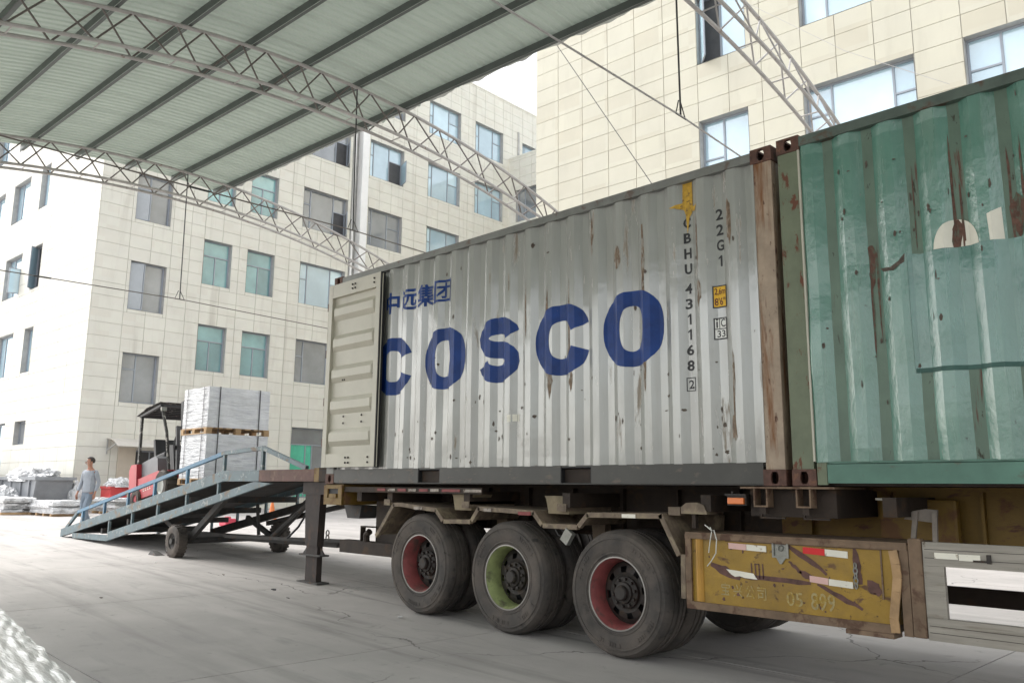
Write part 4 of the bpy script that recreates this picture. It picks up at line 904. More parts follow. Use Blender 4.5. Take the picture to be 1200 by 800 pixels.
# side tool box
BX0, BX1, BZ0, BZ1 = 5.205, 6.775, -.925, -.325
bxo = part('tool_box', M_BOXP, lambda b: (b.box(BX0+.05, BX1-.01, -.008, .44, BZ0+.05, BZ1-.045)), label='battered ochre tool box hung on the trailer side')
part('box_lid_rim', M_BOXF, lambda b: (b.box(BX0, BX1+.09, -.03, .45, BZ1-.044, BZ1-.030), b.box(BX0, BX1+.09, -.034, -.020, BZ1-.078, BZ1-.0445)), bxo)
part('box_bottom_rim', M_BOXF, lambda b: (b.box(BX0-.0, BX1-.02, -.028, .45, BZ0+.0, BZ0+.055), b.box(BX1-.33, BX1-.02, -.04, .1, BZ0-.03, BZ0-.001)), bxo)
part('box_left_post', M_BOXF, lambda b: (b.box(BX0, BX0+.05, -.03, .02, BZ0+.056, BZ1-.079)), bxo)
part('box_end_post', mat('bent_strip', (.38, .24, .12), .7, var=.2, vs=9), lambda b: [b.beam((BX1+.005+.018*math.sin(i*.9), -.03-.006*(i % 2), BZ1-.08-.085*i), (BX1+.005+.018*math.sin((i+1)*.9), -.03-.006*((i+1) % 2), BZ1-.08-.085*(i+1)), .012, .055, upv=(1,0,0)) for i in range(6)], bxo)
part('box_end_plate', M_BOXF, lambda b: (b.box(BX1+.04, BX1+.095, -.025, .40, BZ0-.005, BZ1-.045)), bxo)
part('reinforcing_tube', mat('orange_ochre', (.42, .22, .03), .5, var=.15), lambda b: b.tube([(BX0+.115, .002, BZ0+.06), (BX0+.115, .002, BZ1-.08)], .035, 10), bxo, smooth=True)
part('lid_edge_line', M_BOXF, lambda b: (b.box(5.55, 6.70, -.016, -.0085, -.410, -.402), b.box(6.69, 6.70, -.016, -.0085, -.72, -.411)), bxo)
fr_ = part('latch', M_STEEL, lambda b: (b.box(5.93, 6.055, -.022, -.0085, -.402, -.388), b.box(5.93, 6.055, -.022, -.0085, -.503, -.490), b.box(5.93, 5.944, -.022, -.0085, -.489, -.403), b.box(6.041, 6.055, -.022, -.0085, -.489, -.403), b.box(5.945, 6.04, -.012, -.0086, -.489, -.403), b.extrude([(5.96,-.504),(6.03,-.504),(6.00,-.545),(5.985,-.545)], -.02, -.009)), bxo)
part('latch_ring', M_STEEL, lambda b: b.tube([(5.993+.018*math.cos(a*PI/6), -.020, -.435+.018*math.sin(a*PI/6)) for a in range(13)], .005, 6), fr_)
def tape(x0, x1, z0, z1, sl, m_, y=-.014):
    part('reflective_tape', m_, lambda b: b.add([(x0,y,z0),(x1,y,z0+sl),(x1,y,z1+sl),(x0,y,z1),(x0,-.0083,z0),(x1,-.0083,z0+sl),(x1,-.0083,z1+sl),(x0,-.0083,z1)], [(0,1,2,3),(4,7,6,5),(0,4,5,1),(1,5,6,2),(2,6,7,3),(3,7,4,0)]), bxo)
tape(5.575, 5.72, -.462, -.420, -.004, M_PINK); tape(5.724, 5.88, -.466, -.424, -.004, M_REFW)
tape(6.160, 6.315, -.462, -.418, -.006, M_RED); tape(6.318, 6.475, -.468, -.424, -.008, M_REFW)
tape(6.200, 6.33, -.650, -.608, -.010, M_PINK); tape(6.335, 6.50, -.662, -.62, -.008, M_REFW)
part('torn_tape', M_REFW, lambda b: b.extrude([(5.55,-.612),(5.64,-.618),(5.70,-.622),(5.77,-.628),(5.80,-.668),(5.70,-.664),(5.66,-.655),(5.62,-.662),(5.585,-.645)], -.013, -.0083), bxo)
M_FADE = mat('faded_lettering', (.36, .29, .13), .7, var=.25, vs=30, layers=[((30, 30, 30), .5, .58, (.33, .215, .03), .6)])
M_BSC = mat('box_scrape', (.11, .055, .045), .8, var=.3, vs=15)
def flat_decal(pl, name, m_, y=-.0095, parent=bxo):
    mb = MB()
    for vv, ff in pl: mb.add([(x, y, z) for x, z in vv], ff)
    return mb.build(name, m_, parent, fixn=False)
for (t_, x0, z0, w_, h) in (('宝', 5.50, -.80, .075, .09), ('兴', 5.60, -.805, .075, .09), ('公', 5.70, -.805, .075, .09), ('司', 5.795, -.81, .07, .09), ('05', 6.02, -.825, .12, .095), ('899', 6.20, -.835, .17, .115)):
    flat_decal(text_polys(t_, h, x0, z0, w_, bold=.008, align='FIT'), 'faded_character', M_FADE, -.011)
rb = random.Random(3); pl = []
for (a, b, wd) in (((5.42,-.585),(5.66,-.67),.07), ((5.66,-.655),(6.2,-.66),.045), ((6.04,-.41),(6.32,-.59),.04), ((6.25,-.66),(6.56,-.80),.035), ((6.13,-.58),(6.22,-.635),.05), ((6.52,-.405),(6.55,-.64),.055), ((6.60,-.62),(6.68,-.69),.09), ((6.05,-.52),(6.14,-.60),.03)):
    pts = [(a[0]+(b[0]-a[0])*i/6+rb.uniform(-.006, .006), a[1]+(b[1]-a[1])*i/6+rb.uniform(-.006, .006)) for i in range(7)]
    pl += stroke(pts, lambda t, w_=wd: w_*(.45+.55*math.sin(PI*t))*rb.uniform(.7, 1.1))
for i in range(4): pl += stroke([(5.755+.03*i, -.555), (5.76+.03*i, -.66)], .010)
for i in range(26): pl += blotch(rb.uniform(5.35, 6.7), rb.uniform(-.86, -.42), rb.uniform(.004, .018), rb.uniform(.004, .02), rb)
flat_decal(pl, 'scrape_mark', M_BSC, -.0102)
part('chain', M_STEEL, lambda b: [b.tube([(6.525+.014*math.cos(a*PI/4)*(1 if i % 2 else .6), -.022, -.52-.032*i+.02*math.sin(a*PI/4)) for a in range(9)], .0045, 5) for i in range(5)], bxo)
part('wire_tie', mat('white_cord', (.6, .6, .55), .6), lambda b: (b.tube([(5.42,-.04,-.50),(5.44,-.05,-.42),(5.455,-.045,-.34),(5.44,-.04,-.31)], .004, 5), b.tube([(5.47,-.04,-.33),(5.495,-.045,-.40),(5.485,-.045,-.50),(5.44,-.04,-.56),(5.40,-.035,-.60)], .004, 5), b.tube([(5.39,-.035,-.295),(5.46,-.05,-.335)], .005, 5)), bxo)
# grey side guard further forward
part('end_post', M_BOXF, lambda b: (b.bbox(6.872, 6.955, -.03, .04, -.93, -.325, .012)))
sgd = part('side_guard', M_ALU, lambda b: (b.box(6.96, 10.5, -.022, .018, -.487, -.342)))
part('guard_plank', M_ALU, lambda b: (b.box(6.96, 10.5, -.022, .018, -.935, -.80)), sgd)
for z0, z1 in ((-.638, -.4885), (-.799, -.6395)): part('guard_plank', M_ALU, lambda b: b.box(6.958, 7.078, -.020, .016, z0, z1), sgd)
for z in (-.388, -.44, -.85, -.89): part('plank_groove', M_HUB, lambda b: b.box(6.97, 10.49, -.0235, -.0222, z, z+.003), sgd)
part('guard_post', M_ALU, lambda b: b.box(8.3, 8.42, -.018, .016, -.799, -.488), sgd)
part('guard_tape', M_REFW, lambda b: (b.box(7.03, 7.165, -.026, -.0225, -.440, -.404)), sgd)
part('guard_tape', M_REFW, lambda b: (b.box(7.17, 7.29, -.026, -.0225, -.444, -.406)), sgd)
part('guard_clip', M_HUB, lambda b: (b.box(7.25, 7.33, -.03, -.0225, -.448, -.436), b.bbox(7.325, 7.35, -.035, -.02, -.452, -.40, .004)), sgd)
part('diagonal_stay', M_CHAS, lambda b: b.beam((7.50, .35, -.45), (7.62, .35, -.75), .03, .03))
part('bent_stay', M_CHAS, lambda b: (b.beam((7.78, .2, -.44), (7.60, .2, -.53), .04, .05), b.beam((7.60, .2, -.53), (7.72, .2, -.66), .04, .05), b.beam((7.72, .2, -.66), (7.74, .2, -.95), .04, .05)))
part('far_side_guard', M_CHAS, lambda b: b.box(5.2, 11, 2.36, 2.40, -.99, -.84))
part('upright_plate', mat('pale_bracket', (.22, .19, .16), .7, var=.2, vs=8), lambda b: (b.extrude([(6.74,-.215),(6.80,-.16),(6.88,-.145),(6.96,-.15),(6.95,-.235)], .30, .32), b.beam((6.83, .28, -.16), (6.80, .28, -.36), .02, .03), b.beam((6.95, .28, -.16), (6.94, .28, -.36), .02, .03)))
part('white_bar', M_REFW, lambda b: b.beam((6.52, .4, -.085), (6.70, .4, -.093), .01, .015))
for (x0, x1) in ((7.50, 8.05), (8.15, 8.7), (6.45, 6.98)):
    part('storage_locker', M_OCHRE, lambda b: b.bbox(x0, x1, .62, .70, -.50, -.085, .02))
part('locker_post', M_BOXF, lambda b: b.beam((8.1, .55, -.08), (8.0, .55, -.55), .04, .06))

# ------------------------------------------------------------------ loading ramp
RP = thing('loading_ramp', 'blue steel mobile loading ramp leading up to the open grey container', 'ramp', (-5.4, 1.25, -1.2))
def pr(name, m, fn, parent=RP, **k):
    mb = MB(); fn(mb); return mb.build(name, m, parent, **k)
TIPX, TIPZ, KX, KZ = -10.72, -1.06, -3.34, .19
def dz(x): return TIPZ+(KZ-TIPZ)*(x-TIPX)/(KX-TIPX) if x < KX else KZ
for y, nm in ((.30, 'near'), (2.34, 'far')):
    bm_ = pr('side_beam', M_RAMPB, lambda b: (b.extrude([(TIPX,TIPZ-.085),(KX,KZ-.165),(KX,KZ),(TIPX,TIPZ+.075)], y-.03, y+.03)))
    pr('level_beam', M_RAMPB, lambda b: b.box(KX+.003, -2.20, y-.031, y+.031, KZ-.16, KZ+.0), label=None)
    pr('level_beam', M_RAMPR, lambda b: b.box(-2.197, -.72, y-.031, y+.031, KZ-.16, KZ+.0), label='rust brown end of the level beam')
    lc = [(-9.95,-1.10),(-7.98,-1.06),(-1.85,-.01)]
    pr('lower_chord', M_RAMPB if y < 1 else M_RAMPD, lambda b: (b.extrude([(-9.95,-1.13),(-7.98,-1.10),(-7.98,-.99),(-10.0,-1.03)], y-.025, y+.025), b.extrude([(-7.978,-1.09),(-1.85,.0),(-2.35,.025),(-7.978,-.93)], y-.026, y+.026)))
    for x in (-7.98, -6.87, -5.75, -4.62, -3.5):
        zc0 = -.97+(x+7.98)*.165; pr('strut', M_RAMPB, lambda b: b.box(x-.025, x+.025, y-.02, y+.02, zc0-.02, dz(x)-.13))
# rail on the near side
Yr = .30
rp_ = [(-10.45,-.95),(-9.80,-.60),(KX-.02,.46),(-2.16,.505),(-.95,.205)]
for i, (a, b_) in enumerate(zip(rp_, rp_[1:])):
    pr('hand_rail', M_RAMPL if i == 1 else M_RAMPB, lambda b: b.beam((a[0],Yr,a[1]), (b_[0],Yr,b_[1]), .05, .06, upv=(0,0,1)))
for x, zt_ in ((-9.5,-.57),(-8.32,-.37),(-7.15,-.18),(-5.96,.02),(-4.66,.23),(KX-.02,.43),(-2.16,.475)):
    pr('rail_post', M_RAMPL if x < -4 else M_RAMPB, lambda b: b.box(x-.03, x+.03, Yr-.022, Yr+.022, dz(x)+.0, zt_))
# deck: grating bars
pr('deck_plate', M_RAMPD, lambda b: (b.extrude([(TIPX,TIPZ-.03),(KX,KZ-.045),(KX,KZ-.03),(TIPX,TIPZ-.015)], .335, 2.305), b.box(KX+.002, -.74, .335, 2.305, KZ-.045, KZ-.03)))
for i in range(34):
    x = TIPX+.12+i*.216; pr('tread_bar', M_RAMPD, lambda b: b.beam((x, .34, dz(x)-.012), (x, 2.30, dz(x)-.012), .035, .022))
pr('dock_lip', M_OCHRE, lambda b: (b.box(-.715, -.60, .27, 2.36, KZ-.165, KZ+.015)))
pr('lip_plate', M_CHAS, lambda b: (b.box(-.598, -.05, .32, 2.3, KZ-.02, KZ+.0), b.box(-.598, -.20, .27, .33, KZ-.16, KZ-.0)))
for x in (-8.5, -7.2, -5.9, -4.6, -3.3, -2.0):
    zc0 = max(-1.04, dz(x)-.30) if x < -3.3 else dz(x)-.17; pr('cross_beam', M_RAMPD, lambda b: b.box(x-.04, x+.04, .34, 2.3, zc0, zc0+.1))
for y in (.36, 2.26):
    gx = gz(-.75); lg = pr('support_leg', M_RAMPD if y > 1 else mat('rust_brown_leg', (.03, .021, .018), .75, var=.25, vs=6, layers=[((9, 9, 4), .55, .64, (.08, .045, .03), .85)]), lambda b: (b.box(-1.03, -.47, y-.055, y+.055, -.14, KZ-.166), b.extrude([(-.97,-.141),(-.60,-.141),(-.63,-.80),(-.92,-.80)], y-.05, y+.05), b.box(-.90, -.63, y-.04, y+.04, gx+.02, -.801)))
    pr('leg_collar', M_RAMPD, lambda b: (b.box(-1.03, -.52, y-.07, y+.07, -.925, -.905), b.extrude([(-1.03,-.904),(-.94,-.904),(-.94,-.82)], y-.01, y+.01), b.extrude([(-.60,-.904),(-.52,-.904),(-.60,-.82)], y-.01, y+.01)), lg)
    pr('foot_plate', M_RAMPD, lambda b: b.box(-1.02, -.52, y-.09, y+.09, gx, gx+.019), lg)
pr('leg_cross_beam', M_RAMPD, lambda b: b.box(-.9, -.65, .42, 2.2, -.02, .02))
# wheel set
AXX = -4.9; gw_ = gz(AXX); R_ = .26
pr('axle', M_RAMPD, lambda b: (b.tube([(AXX, .2, gw_+R_), (AXX, 2.3, gw_+R_)], .05, 10)), smooth=True)
for y in (.22, 2.10):
    def wl(b):
        b.lathe([(.13,.0),(.20,-.012),(R_-.02,.0),(R_,.02),(R_,.14),(R_-.02,.16),(.13,.16)], 32, (AXX, y, gw_+R_))
        for k in range(24):
            a = 2*PI*k/24; c, s = math.cos(a), math.sin(a)
            for (ya, yb2) in ((y+.005, y+.07), (y+.09, y+.155)):
                o2 = 0 if ya < y+.05 else PI/24; c, s = math.cos(a+o2), math.sin(a+o2); ctr = Vector((AXX+c*(R_+.004), 0, gw_+R_+s*(R_+.004)))
                b.beam(ctr+Vector((0, ya, 0)), ctr+Vector((0, yb2, 0)), .035, .016, upv=(c, 0, s))
    wo = pr('wheel', M_TYRE, wl, smooth=True)
    pr('rim', M_RAMPD, lambda b: b.lathe([(.131,.0),(.125,.02),(.08,.05),(.05,.03),(.001,.03)], 24, (AXX, y-.002, gw_+R_)), wo, smooth=True)
for y in (.5, 2.05):
    pr('axle_arm', M_RAMPD, lambda b: (b.beam((AXX, y, gw_+R_), (AXX+1.3, y, -.2), .08, .1), b.beam((AXX, y, gw_+R_), (AXX-1.0, y, -.62), .07, .08)))
pr('long_brace', M_RAMPD, lambda b: (b.beam((-5.4, 2.2, -.72), (-1.2, 2.2, -.10), .06, .08)))
pr('tow_bar', M_RAMPD, lambda b: (b.beam((-7.6, 1.3, -.95), (-1.6, 1.3, -.86), .10, .10), b.beam((-4.2, .8, -.85), (-1.3, 1.2, -.80), .05, .05)))
pr('hydraulic_ram', M_RAMPD, lambda b: (b.tube([(-3.4, 1.2, -.84), (-1.9, 1.2, -.06)], .04, 8), b.tube([(-2.6, 1.5, -.85), (-2.55, 1.5, .02)], .035, 8), b.tube([(-4.4, 1.5, -.86), (-4.5, 1.5, -.35)], .03, 8)))
pr('hose', M_SEAL_SHADE, lambda b: b.tube([(-2.0, 1.0, .0), (-1.9, .95, -.35), (-2.1, .9, -.62), (-2.4, .9, -.80)], .016, 6))
pr('leg_chain', M_RAMPD, lambda b: [b.tube([(-.42+.035*math.cos(a*PI/4), .33, -.62-.06*i+.035*math.sin(a*PI/4)) for a in range(9)], .008, 5) for i in range(2)])
ck = MB(); cz_ = gz(-5.35); ck.add([(-5.62,.14,cz_),(-5.28,.14,cz_),(-5.30,.30,cz_),(-5.60,.30,cz_),(-5.58,.17,cz_+.09),(-5.50,.24,cz_+.07)], [(0,3,2,1),(0,1,4),(1,2,5,4),(2,3,5),(3,0,4,5)]); ck = ck.build('wheel_chock', M_RAMPD); tagp(ck, 'dark wedge chock lying against the near ramp wheel', 'wheel chock')

# ------------------------------------------------------------------ pallet loads
def load_thing(lbl, x1, y0, zb, w_x, w_y, h, seed):
    t = thing('pallet_load', lbl, 'pallet load', (x1-w_x/2, y0+w_y/2, zb), 0, 'wrapped pallets on the forklift')
    x0, y1 = x1-w_x, y0+w_y; ph = .11; r = random.Random(seed)
    def pp(name, m, fn, **k): mb = MB(); fn(mb); return mb.build(name, m, t, **k)
    for i in range(3):
        y = y0+.05+i*(w_y-.1)/2; pp('bottom_board', M_WOOD, lambda b: b.box(x0, x1, y-.05, y+.05, zb, zb+.018))
        for j in range(3):
            x = x0+.05+j*(w_x-.1)/2; pp('block', M_WOOD, lambda b: b.box(x-.05, x+.05, y-.05+.001, y+.049, zb+.0185, zb+.088))
    for i in range(7):
        y = y0+.06+i*(w_y-.12)/6; pp('top_board', M_WOOD, lambda b: b.box(x0, x1, y-.055, y+.055, zb+.0885, zb+ph-.0005))
    # wrapped body with slightly wavy faces
    zz0, zz1 = zb+ph, zb+ph+h; nx = 10; bm = bmesh.new()
    bmesh.ops.create_cube(bm, size=1); bmesh.ops.subdivide_edges(bm, edges=bm.edges[:], cuts=nx, use_grid_fill=True)
    for v in bm.verts:
        p = v.co; n_ = noise.noise(Vector((p.x*3+seed, p.y*3, p.z*9)))*.008
        v.co = Vector((x0+w_x/2+p.x*(w_x-.03)*(1+n_), y0+w_y/2+p.y*(w_y-.03)*(1+n_), zz0+h/2+p.z*h))
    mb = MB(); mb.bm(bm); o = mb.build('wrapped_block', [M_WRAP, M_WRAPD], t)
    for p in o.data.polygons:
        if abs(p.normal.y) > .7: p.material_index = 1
    for f in (.18, .82):
        pp('strap', M_STRAP, lambda b: (b.box(x1-.004, x1-.0, y0+w_y*f-.008, y0+w_y*f+.008, zb+.02, zz1+.004), b.box(x0, x1, y0+w_y*f-.008, y0+w_y*f+.008, zz1+.002, zz1+.005)))
        pp('strap', M_STRAP, lambda b: (b.box(x0+w_x*f-.008, x0+w_x*f+.008, y0+.0, y0+.004, zb+.02, zz1+.004)))
    return t
load_thing('lower white stretch-wrapped load on its wooden pallet, another stacked on it', -4.74, .60, -.03, 1.02, 1.17, .755, 1.)
load_thing('upper white stretch-wrapped load on the orange-brown pallet, topmost of the stack', -4.75, .60, .835, 1.02, 1.17, .70, 5.)

# ------------------------------------------------------------------ forklift
SLOPE = math.atan2(KZ-TIPZ, KX-TIPX)
FK = thing('forklift', 'red and black forklift climbing the ramp behind the wrapped pallets', 'forklift', (-6.96, 1.18, dz(-6.96)-.0), 0, None, -SLOPE)
FM = WM[FK.name]
def pf(name, m, fn, parent=FK, **k):
    mb = MB(FM); fn(mb); return mb.build(name, m, parent, **k)
pf('chassis', M_FLRED, lambda b: (b.extrude([(-.75,.22),(.62,.22),(.72,.34),(.70,.55),(.2,.62),(-.75,.62)], -.50, .50)), label=None)
pf('counterweight', M_FLRED, lambda b: (b.extrude([(-1.14,.30),(-.755,.18),(-.755,.92),(-1.02,.95),(-1.12,.85)], -.52, .52), b.extrude([(-1.16,.60),(-1.13,.60),(-1.13,.76),(-1.16,.76)], -.40, .40)))
pf('engine_hood', M_FLGREY, lambda b: b.extrude([(-.752,.625),(.02,.625),(.0,.90),(-.1,.96),(-.752,.94)], -.42, .42))
pf('seat', M_FLDARK, lambda b: (b.bbox(-.58, -.12, -.24, .24, .965, 1.06, .03), b.extrude([(-.66,1.0),(-.56,1.0),(-.62,1.40),(-.70,1.40)], -.22, .22)))
pf('dashboard', M_FLDARK, lambda b: b.extrude([(.30,.56),(.62,.50),(.55,1.05),(.40,1.08)], -.36, .36))
pf('steering_wheel', M_FLDARK, lambda b: (b.tube([(.18+.15*math.cos(a*PI/8)*.8, .15*math.sin(a*PI/8), 1.14+.15*math.cos(a*PI/8)*.45) for a in range(17)], .013, 6), b.tube([(.19, 0, 1.14), (.38, 0, 1.0)], .02, 6)))
for sy in (-1, 1):
    pf('guard_post', M_FLWORN, lambda b: (b.beam((-.80, sy*.46, .90), (-.67, sy*.46, 1.84), .045, .055, upv=(1,0,0))))
    pf('guard_post', M_FLWORN, lambda b: (b.tube([(.62, sy*.46, .52), (.50, sy*.46, 1.30), (.32, sy*.46, 1.74), (.24, sy*.46, 1.84)], .03, 8)))
og = pf('overhead_guard', M_FLDARK, lambda b: (b.box(-.70, .30, -.50, -.45, 1.84, 1.88), b.box(-.70, .30, .45, .50, 1.84, 1.88), b.box(-.72, -.67, -.449, .449, 1.841, 1.879), b.box(.26, .31, -.449, .449, 1.841, 1.879)))
for i in range(6): pf('guard_bar', M_FLDARK, lambda b: b.box(-.56+i*.14, -.54+i*.14, -.448, .448, 1.85, 1.875), og)
pf('guard_sheet', M_FLWORN, lambda b: b.extrude([(-.80,1.883),(-.3,1.94),(.34,1.91),(.34,1.918),(-.3,1.949),(-.80,1.891)], -.52, .52), og)
for sy in (-1, 1):
    pf('mast_rail', M_FLDARK, lambda b: (b.box(.84, .96, sy*.30-.04, sy*.30+.04, .10, 1.80), b.box(.87, .93, sy*.22-.03, sy*.22+.03, .12, 1.83)))
    pf('tilt_cylinder', M_FLDARK, lambda b: b.tube([(.3, sy*.30, .60), (.84, sy*.30, .85)], .035, 8))
pf('mast_crossbar', M_FLDARK, lambda b: (b.box(.85, .95, -.259, .259, 1.70, 1.78), b.box(.85, .95, -.259, .259, .95, 1.02)))
pf('lift_cylinder', M_FLDARK, lambda b: (b.tube([(.90, .12, .12), (.90, .12, 1.8)], .03, 8), b.tube([(.90, -.12, .12), (.90, -.12, 1.8)], .03, 8), b.tube([(.8, -.35, 1.3), (.72, -.40, 1.1), (.75, -.42, .8), (.8, -.3, .6)], .016, 6)))
pf('fork_carriage', M_FLDARK, lambda b: (b.box(.99, 1.04, -.50, .50, .45, .53), b.box(.99, 1.04, -.50, .50, .86, .94), b.box(.99, 1.04, -.50, -.44, .53, 1.3), b.box(.99, 1.04, .44, .5, .53, 1.3), b.box(.99, 1.04, -.44, .44, 1.24, 1.3)))
lxf = 1.045
for sy in (-1, 1): pf('fork', M_FLDARK, lambda b: (b.box(lxf, lxf+.035, sy*.28-.06, sy*.28+.06, .33, .95), b.box(lxf+.036, lxf+.08, sy*.28-.06, sy*.28+.06, .33, .365)))
for (x, r, y0, y1) in ((.52, .29, .36, .58), (-.78, .22, .36, .54)):
    for sy in (-1, 1):
        yc = sy*(y0+y1)/2; hw_ = (y1-y0)/2
        def wl(b):
            b.lathe([(r*.5,-hw_),(r*.9,-hw_-.005),(r,-hw_+.03),(r,hw_-.03),(r*.9,hw_+.005),(r*.5,hw_)], 28, (x, yc, r))
            for k in range(20):
                a = 2*PI*k/20; c, s = math.cos(a), math.sin(a); ctr = Vector((x+c*(r+.002), yc, r+s*(r+.002))); b.beam(ctr-Vector((0, hw_-.02, 0)), ctr+Vector((.01, hw_-.02, 0)), .03, .014, upv=(c, 0, s))
        wo = pf('wheel', M_TYRE, wl, smooth=True)
        pf('rim', M_WHITE if x > 0 else M_FLGREY, lambda b: b.lathe([(r*.52,-hw_+.0),(r*.42,-hw_*.5),(r*.2,-hw_*.4),(.001,-hw_*.6)] if sy < 0 else [(r*.52,hw_),(r*.42,hw_*.5),(r*.2,hw_*.4),(.001,hw_*.6)], 20, (x, yc, r)), wo, smooth=True)
mb = MB(FM)
for i, wlt in enumerate((.055, .05, .06, .05)):
    x = -.46+i*.1; mb.add([(x, -.503, .34), (x+wlt, -.503, .34), (x+wlt, -.503, .355), (x, -.503, .355), (x, -.503, .40), (x+wlt, -.503, .40), (x+wlt, -.503, .415), (x, -.503, .415), (x, -.5025, .34), (x+.014, -.5025, .34), (x+.014, -.5025, .46), (x, -.5025, .46)], [(0,1,2,3), (4,5,6,7), (8,9,10,11)])
mb.build('side_lettering', M_CREAMP, FK, fixn=False)
pf('lamp', M_STEEL, lambda b: b.bbox(.30, .36, -.50, -.40, 1.74, 1.82, .01))

# ------------------------------------------------------------------ person
def skin_mesh(chains, name, m, parent, sub=1):
    me = bpy.data.meshes.new('sk'); V = []; E = []; R = []; root = []
    for ch, link in chains:
        prev = link
        for (p, r) in ch:
            V.append(p); R.append(r); i = len(V)-1
            if prev is not None: E.append((prev, i))
            prev = i
    me.from_pydata([tuple(p) for p in V], E, []); ob = bpy.data.objects.new('sk', me); COL.objects.link(ob)
    md = ob.modifiers.new('s', 'SKIN'); md.branch_smoothing = .5
    for i, sv in enumerate(me.skin_vertices[0].data):
        r = R[i]; sv.radius = (r, r) if not isinstance(r, tuple) else r; sv.use_root = (i == 0)
    m2 = ob.modifiers.new('u', 'SUBSURF'); m2.levels = sub; m2.render_levels = sub
    dg = bpy.context.evaluated_depsgraph_get(); dg.update()
    nm = bpy.data.meshes.new_from_object(ob.evaluated_get(dg)); vs_ = [v.co.copy() for v in nm.vertices]; fs_ = [tuple(p.vertices) for p in nm.polygons]
    bpy.data.objects.remove(ob)
    mb = MB(PM); mb.add(vs_, fs_); return mb.build(name, m, parent, smooth=True, fixn=False)
px_, py_ = -12.75, 1.42
PE = thing('person', 'man in grey long-sleeved top and jeans walking past the foot of the ramp, looking round', 'person', (px_, py_, gz(px_)), math.radians(-62))
PM = WM[PE.name]       # local: faces +x, left is +y
def V3(*a): return Vector(a)
S = 1.0
hipz = .92
body = []
# root chain: pelvis -> spine -> neck -> head
body.append(([(V3(0,0,.93),(.115,.15)), (V3(.0,0,1.06),(.10,.135)), (V3(.01,0,1.22),(.115,.155)), (V3(.015,0,1.38),(.105,.16)), (V3(.02,0,1.47),(.055,.06)), (V3(.035,0,1.53),(.05,.052)), (V3(.045,0,1.585),(.075,.062)), (V3(.045,0,1.66),(.088,.07)), (V3(.035,0,1.715),(.06,.052))], None))
legs = {}
for sy, kx, kz, fx, fz in ((1, .16, .50, .22, .09), (-1, .03, .49, -.22, .12)):
    body.append(([(V3(.0,sy*.09,.86),.092), (V3(kx*.6,sy*.095,.68),.078), (V3(kx,sy*.10,kz),.058), (V3((kx+fx)/2-.01,sy*.10,.30),.055), (V3(fx,sy*.10,fz),.038), (V3(fx+.05,sy*.105,.045),.038), (V3(fx+.16,sy*.11,.032),.034)], 0))
arm_pts = {}
for sy, ex, hx in ((1, -.07, .02), (-1, .02, .12)):
    sh = V3(.01, sy*.165, 1.40); el = V3(ex, sy*.215, 1.14); wr_ = V3(hx, sy*.215, .90)
    k = sum(len(c[0]) for c in body)
    body.append(([(sh,.055), (sh.lerp(el,.5),.046), (el,.038), (el.lerp(wr_,.5),.036), (wr_,.024), (wr_+V3(.01,0,-.04),(.03,.018)), (wr_+V3(.02,0,-.085),(.034,.016))], 3))
    hand_i = k+6; hp = wr_+V3(.02,0,-.085)
    for j, (dx, ln) in enumerate(((-.026,.055), (-.008,.07), (.010,.075), (.028,.068))):
        body.append(([(hp+V3(dx,0,-.02),.0085), (hp+V3(dx+.004,-sy*.008,-.02-ln*.5),.008), (hp+V3(dx+.006,-sy*.022,-.02-ln),.0065)], hand_i))
    body.append(([(wr_+V3(.045,0,-.05),.010), (wr_+V3(.066,-sy*.006,-.085),.009), (wr_+V3(.07,-sy*.012,-.115),.007)], k+5))
bo = skin_mesh(body, 'body', M_SKIN, PE)
# clothes as slightly larger skins
shirt = [([(V3(0,0,.86),(.15,.185)), (V3(0,0,.96),(.142,.178)), (V3(0,0,1.06),(.128,.165)), (V3(.01,0,1.22),(.130,.172)), (V3(.015,0,1.37),(.118,.175)), (V3(.02,0,1.455),(.068,.078))], None)]
for sy, ex, hx in ((1, -.07, .02), (-1, .02, .12)):
    sh = V3(.01, sy*.165, 1.40); el = V3(ex, sy*.215, 1.14); wr_ = V3(hx, sy*.215, .90); shirt.append(([(sh,.066), (sh.lerp(el,.5),.058), (el,.050), (el.lerp(wr_,.5),.046), (wr_+V3(0,0,.02),.036)], 4))
skin_mesh(shirt, 'shirt', M_SHIRT, PE)
tr_ = [([(V3(0,0,1.0),(.128,.165)), (V3(0,0,.90),(.14,.178))], None)]
for sy, kx, kz, fx, fz in ((1, .16, .50, .22, .09), (-1, .03, .49, -.22, .12)):
    tr_.append(([(V3(.0,sy*.09,.84),.106), (V3(kx*.6,sy*.095,.68),.092), (V3(kx,sy*.10,kz),.075), (V3((kx+fx)/2-.01,sy*.10,.30),.070), (V3(fx,sy*.10,fz+.02),.062)], 1))
skin_mesh(tr_, 'trousers', M_JEANS, PE)
skin_mesh([([(V3(.02,0,1.47),(.07,.078)), (V3(.03,0,1.50),(.062,.066))], None)], 'neck_scarf', M_COLLAR, PE)
def pp(name, m, fn, parent=PE, **k):
    mb = MB(PM); fn(mb); return mb.build(name, m, parent, **k)
def ell(b, c, r, n=12, zmin=None, cut=None):
    bm = bmesh.new(); bmesh.ops.create_uvsphere(bm, u_segments=n, v_segments=n, radius=1)
    for v in bm.verts: v.co = Vector((c[0]+v.co.x*r[0], c[1]+v.co.y*r[1], c[2]+v.co.z*r[2]))
    if cut: bmesh.ops.delete(bm, geom=[v for v in bm.verts if cut(v.co)], context='VERTS')
    b.bm(bm)
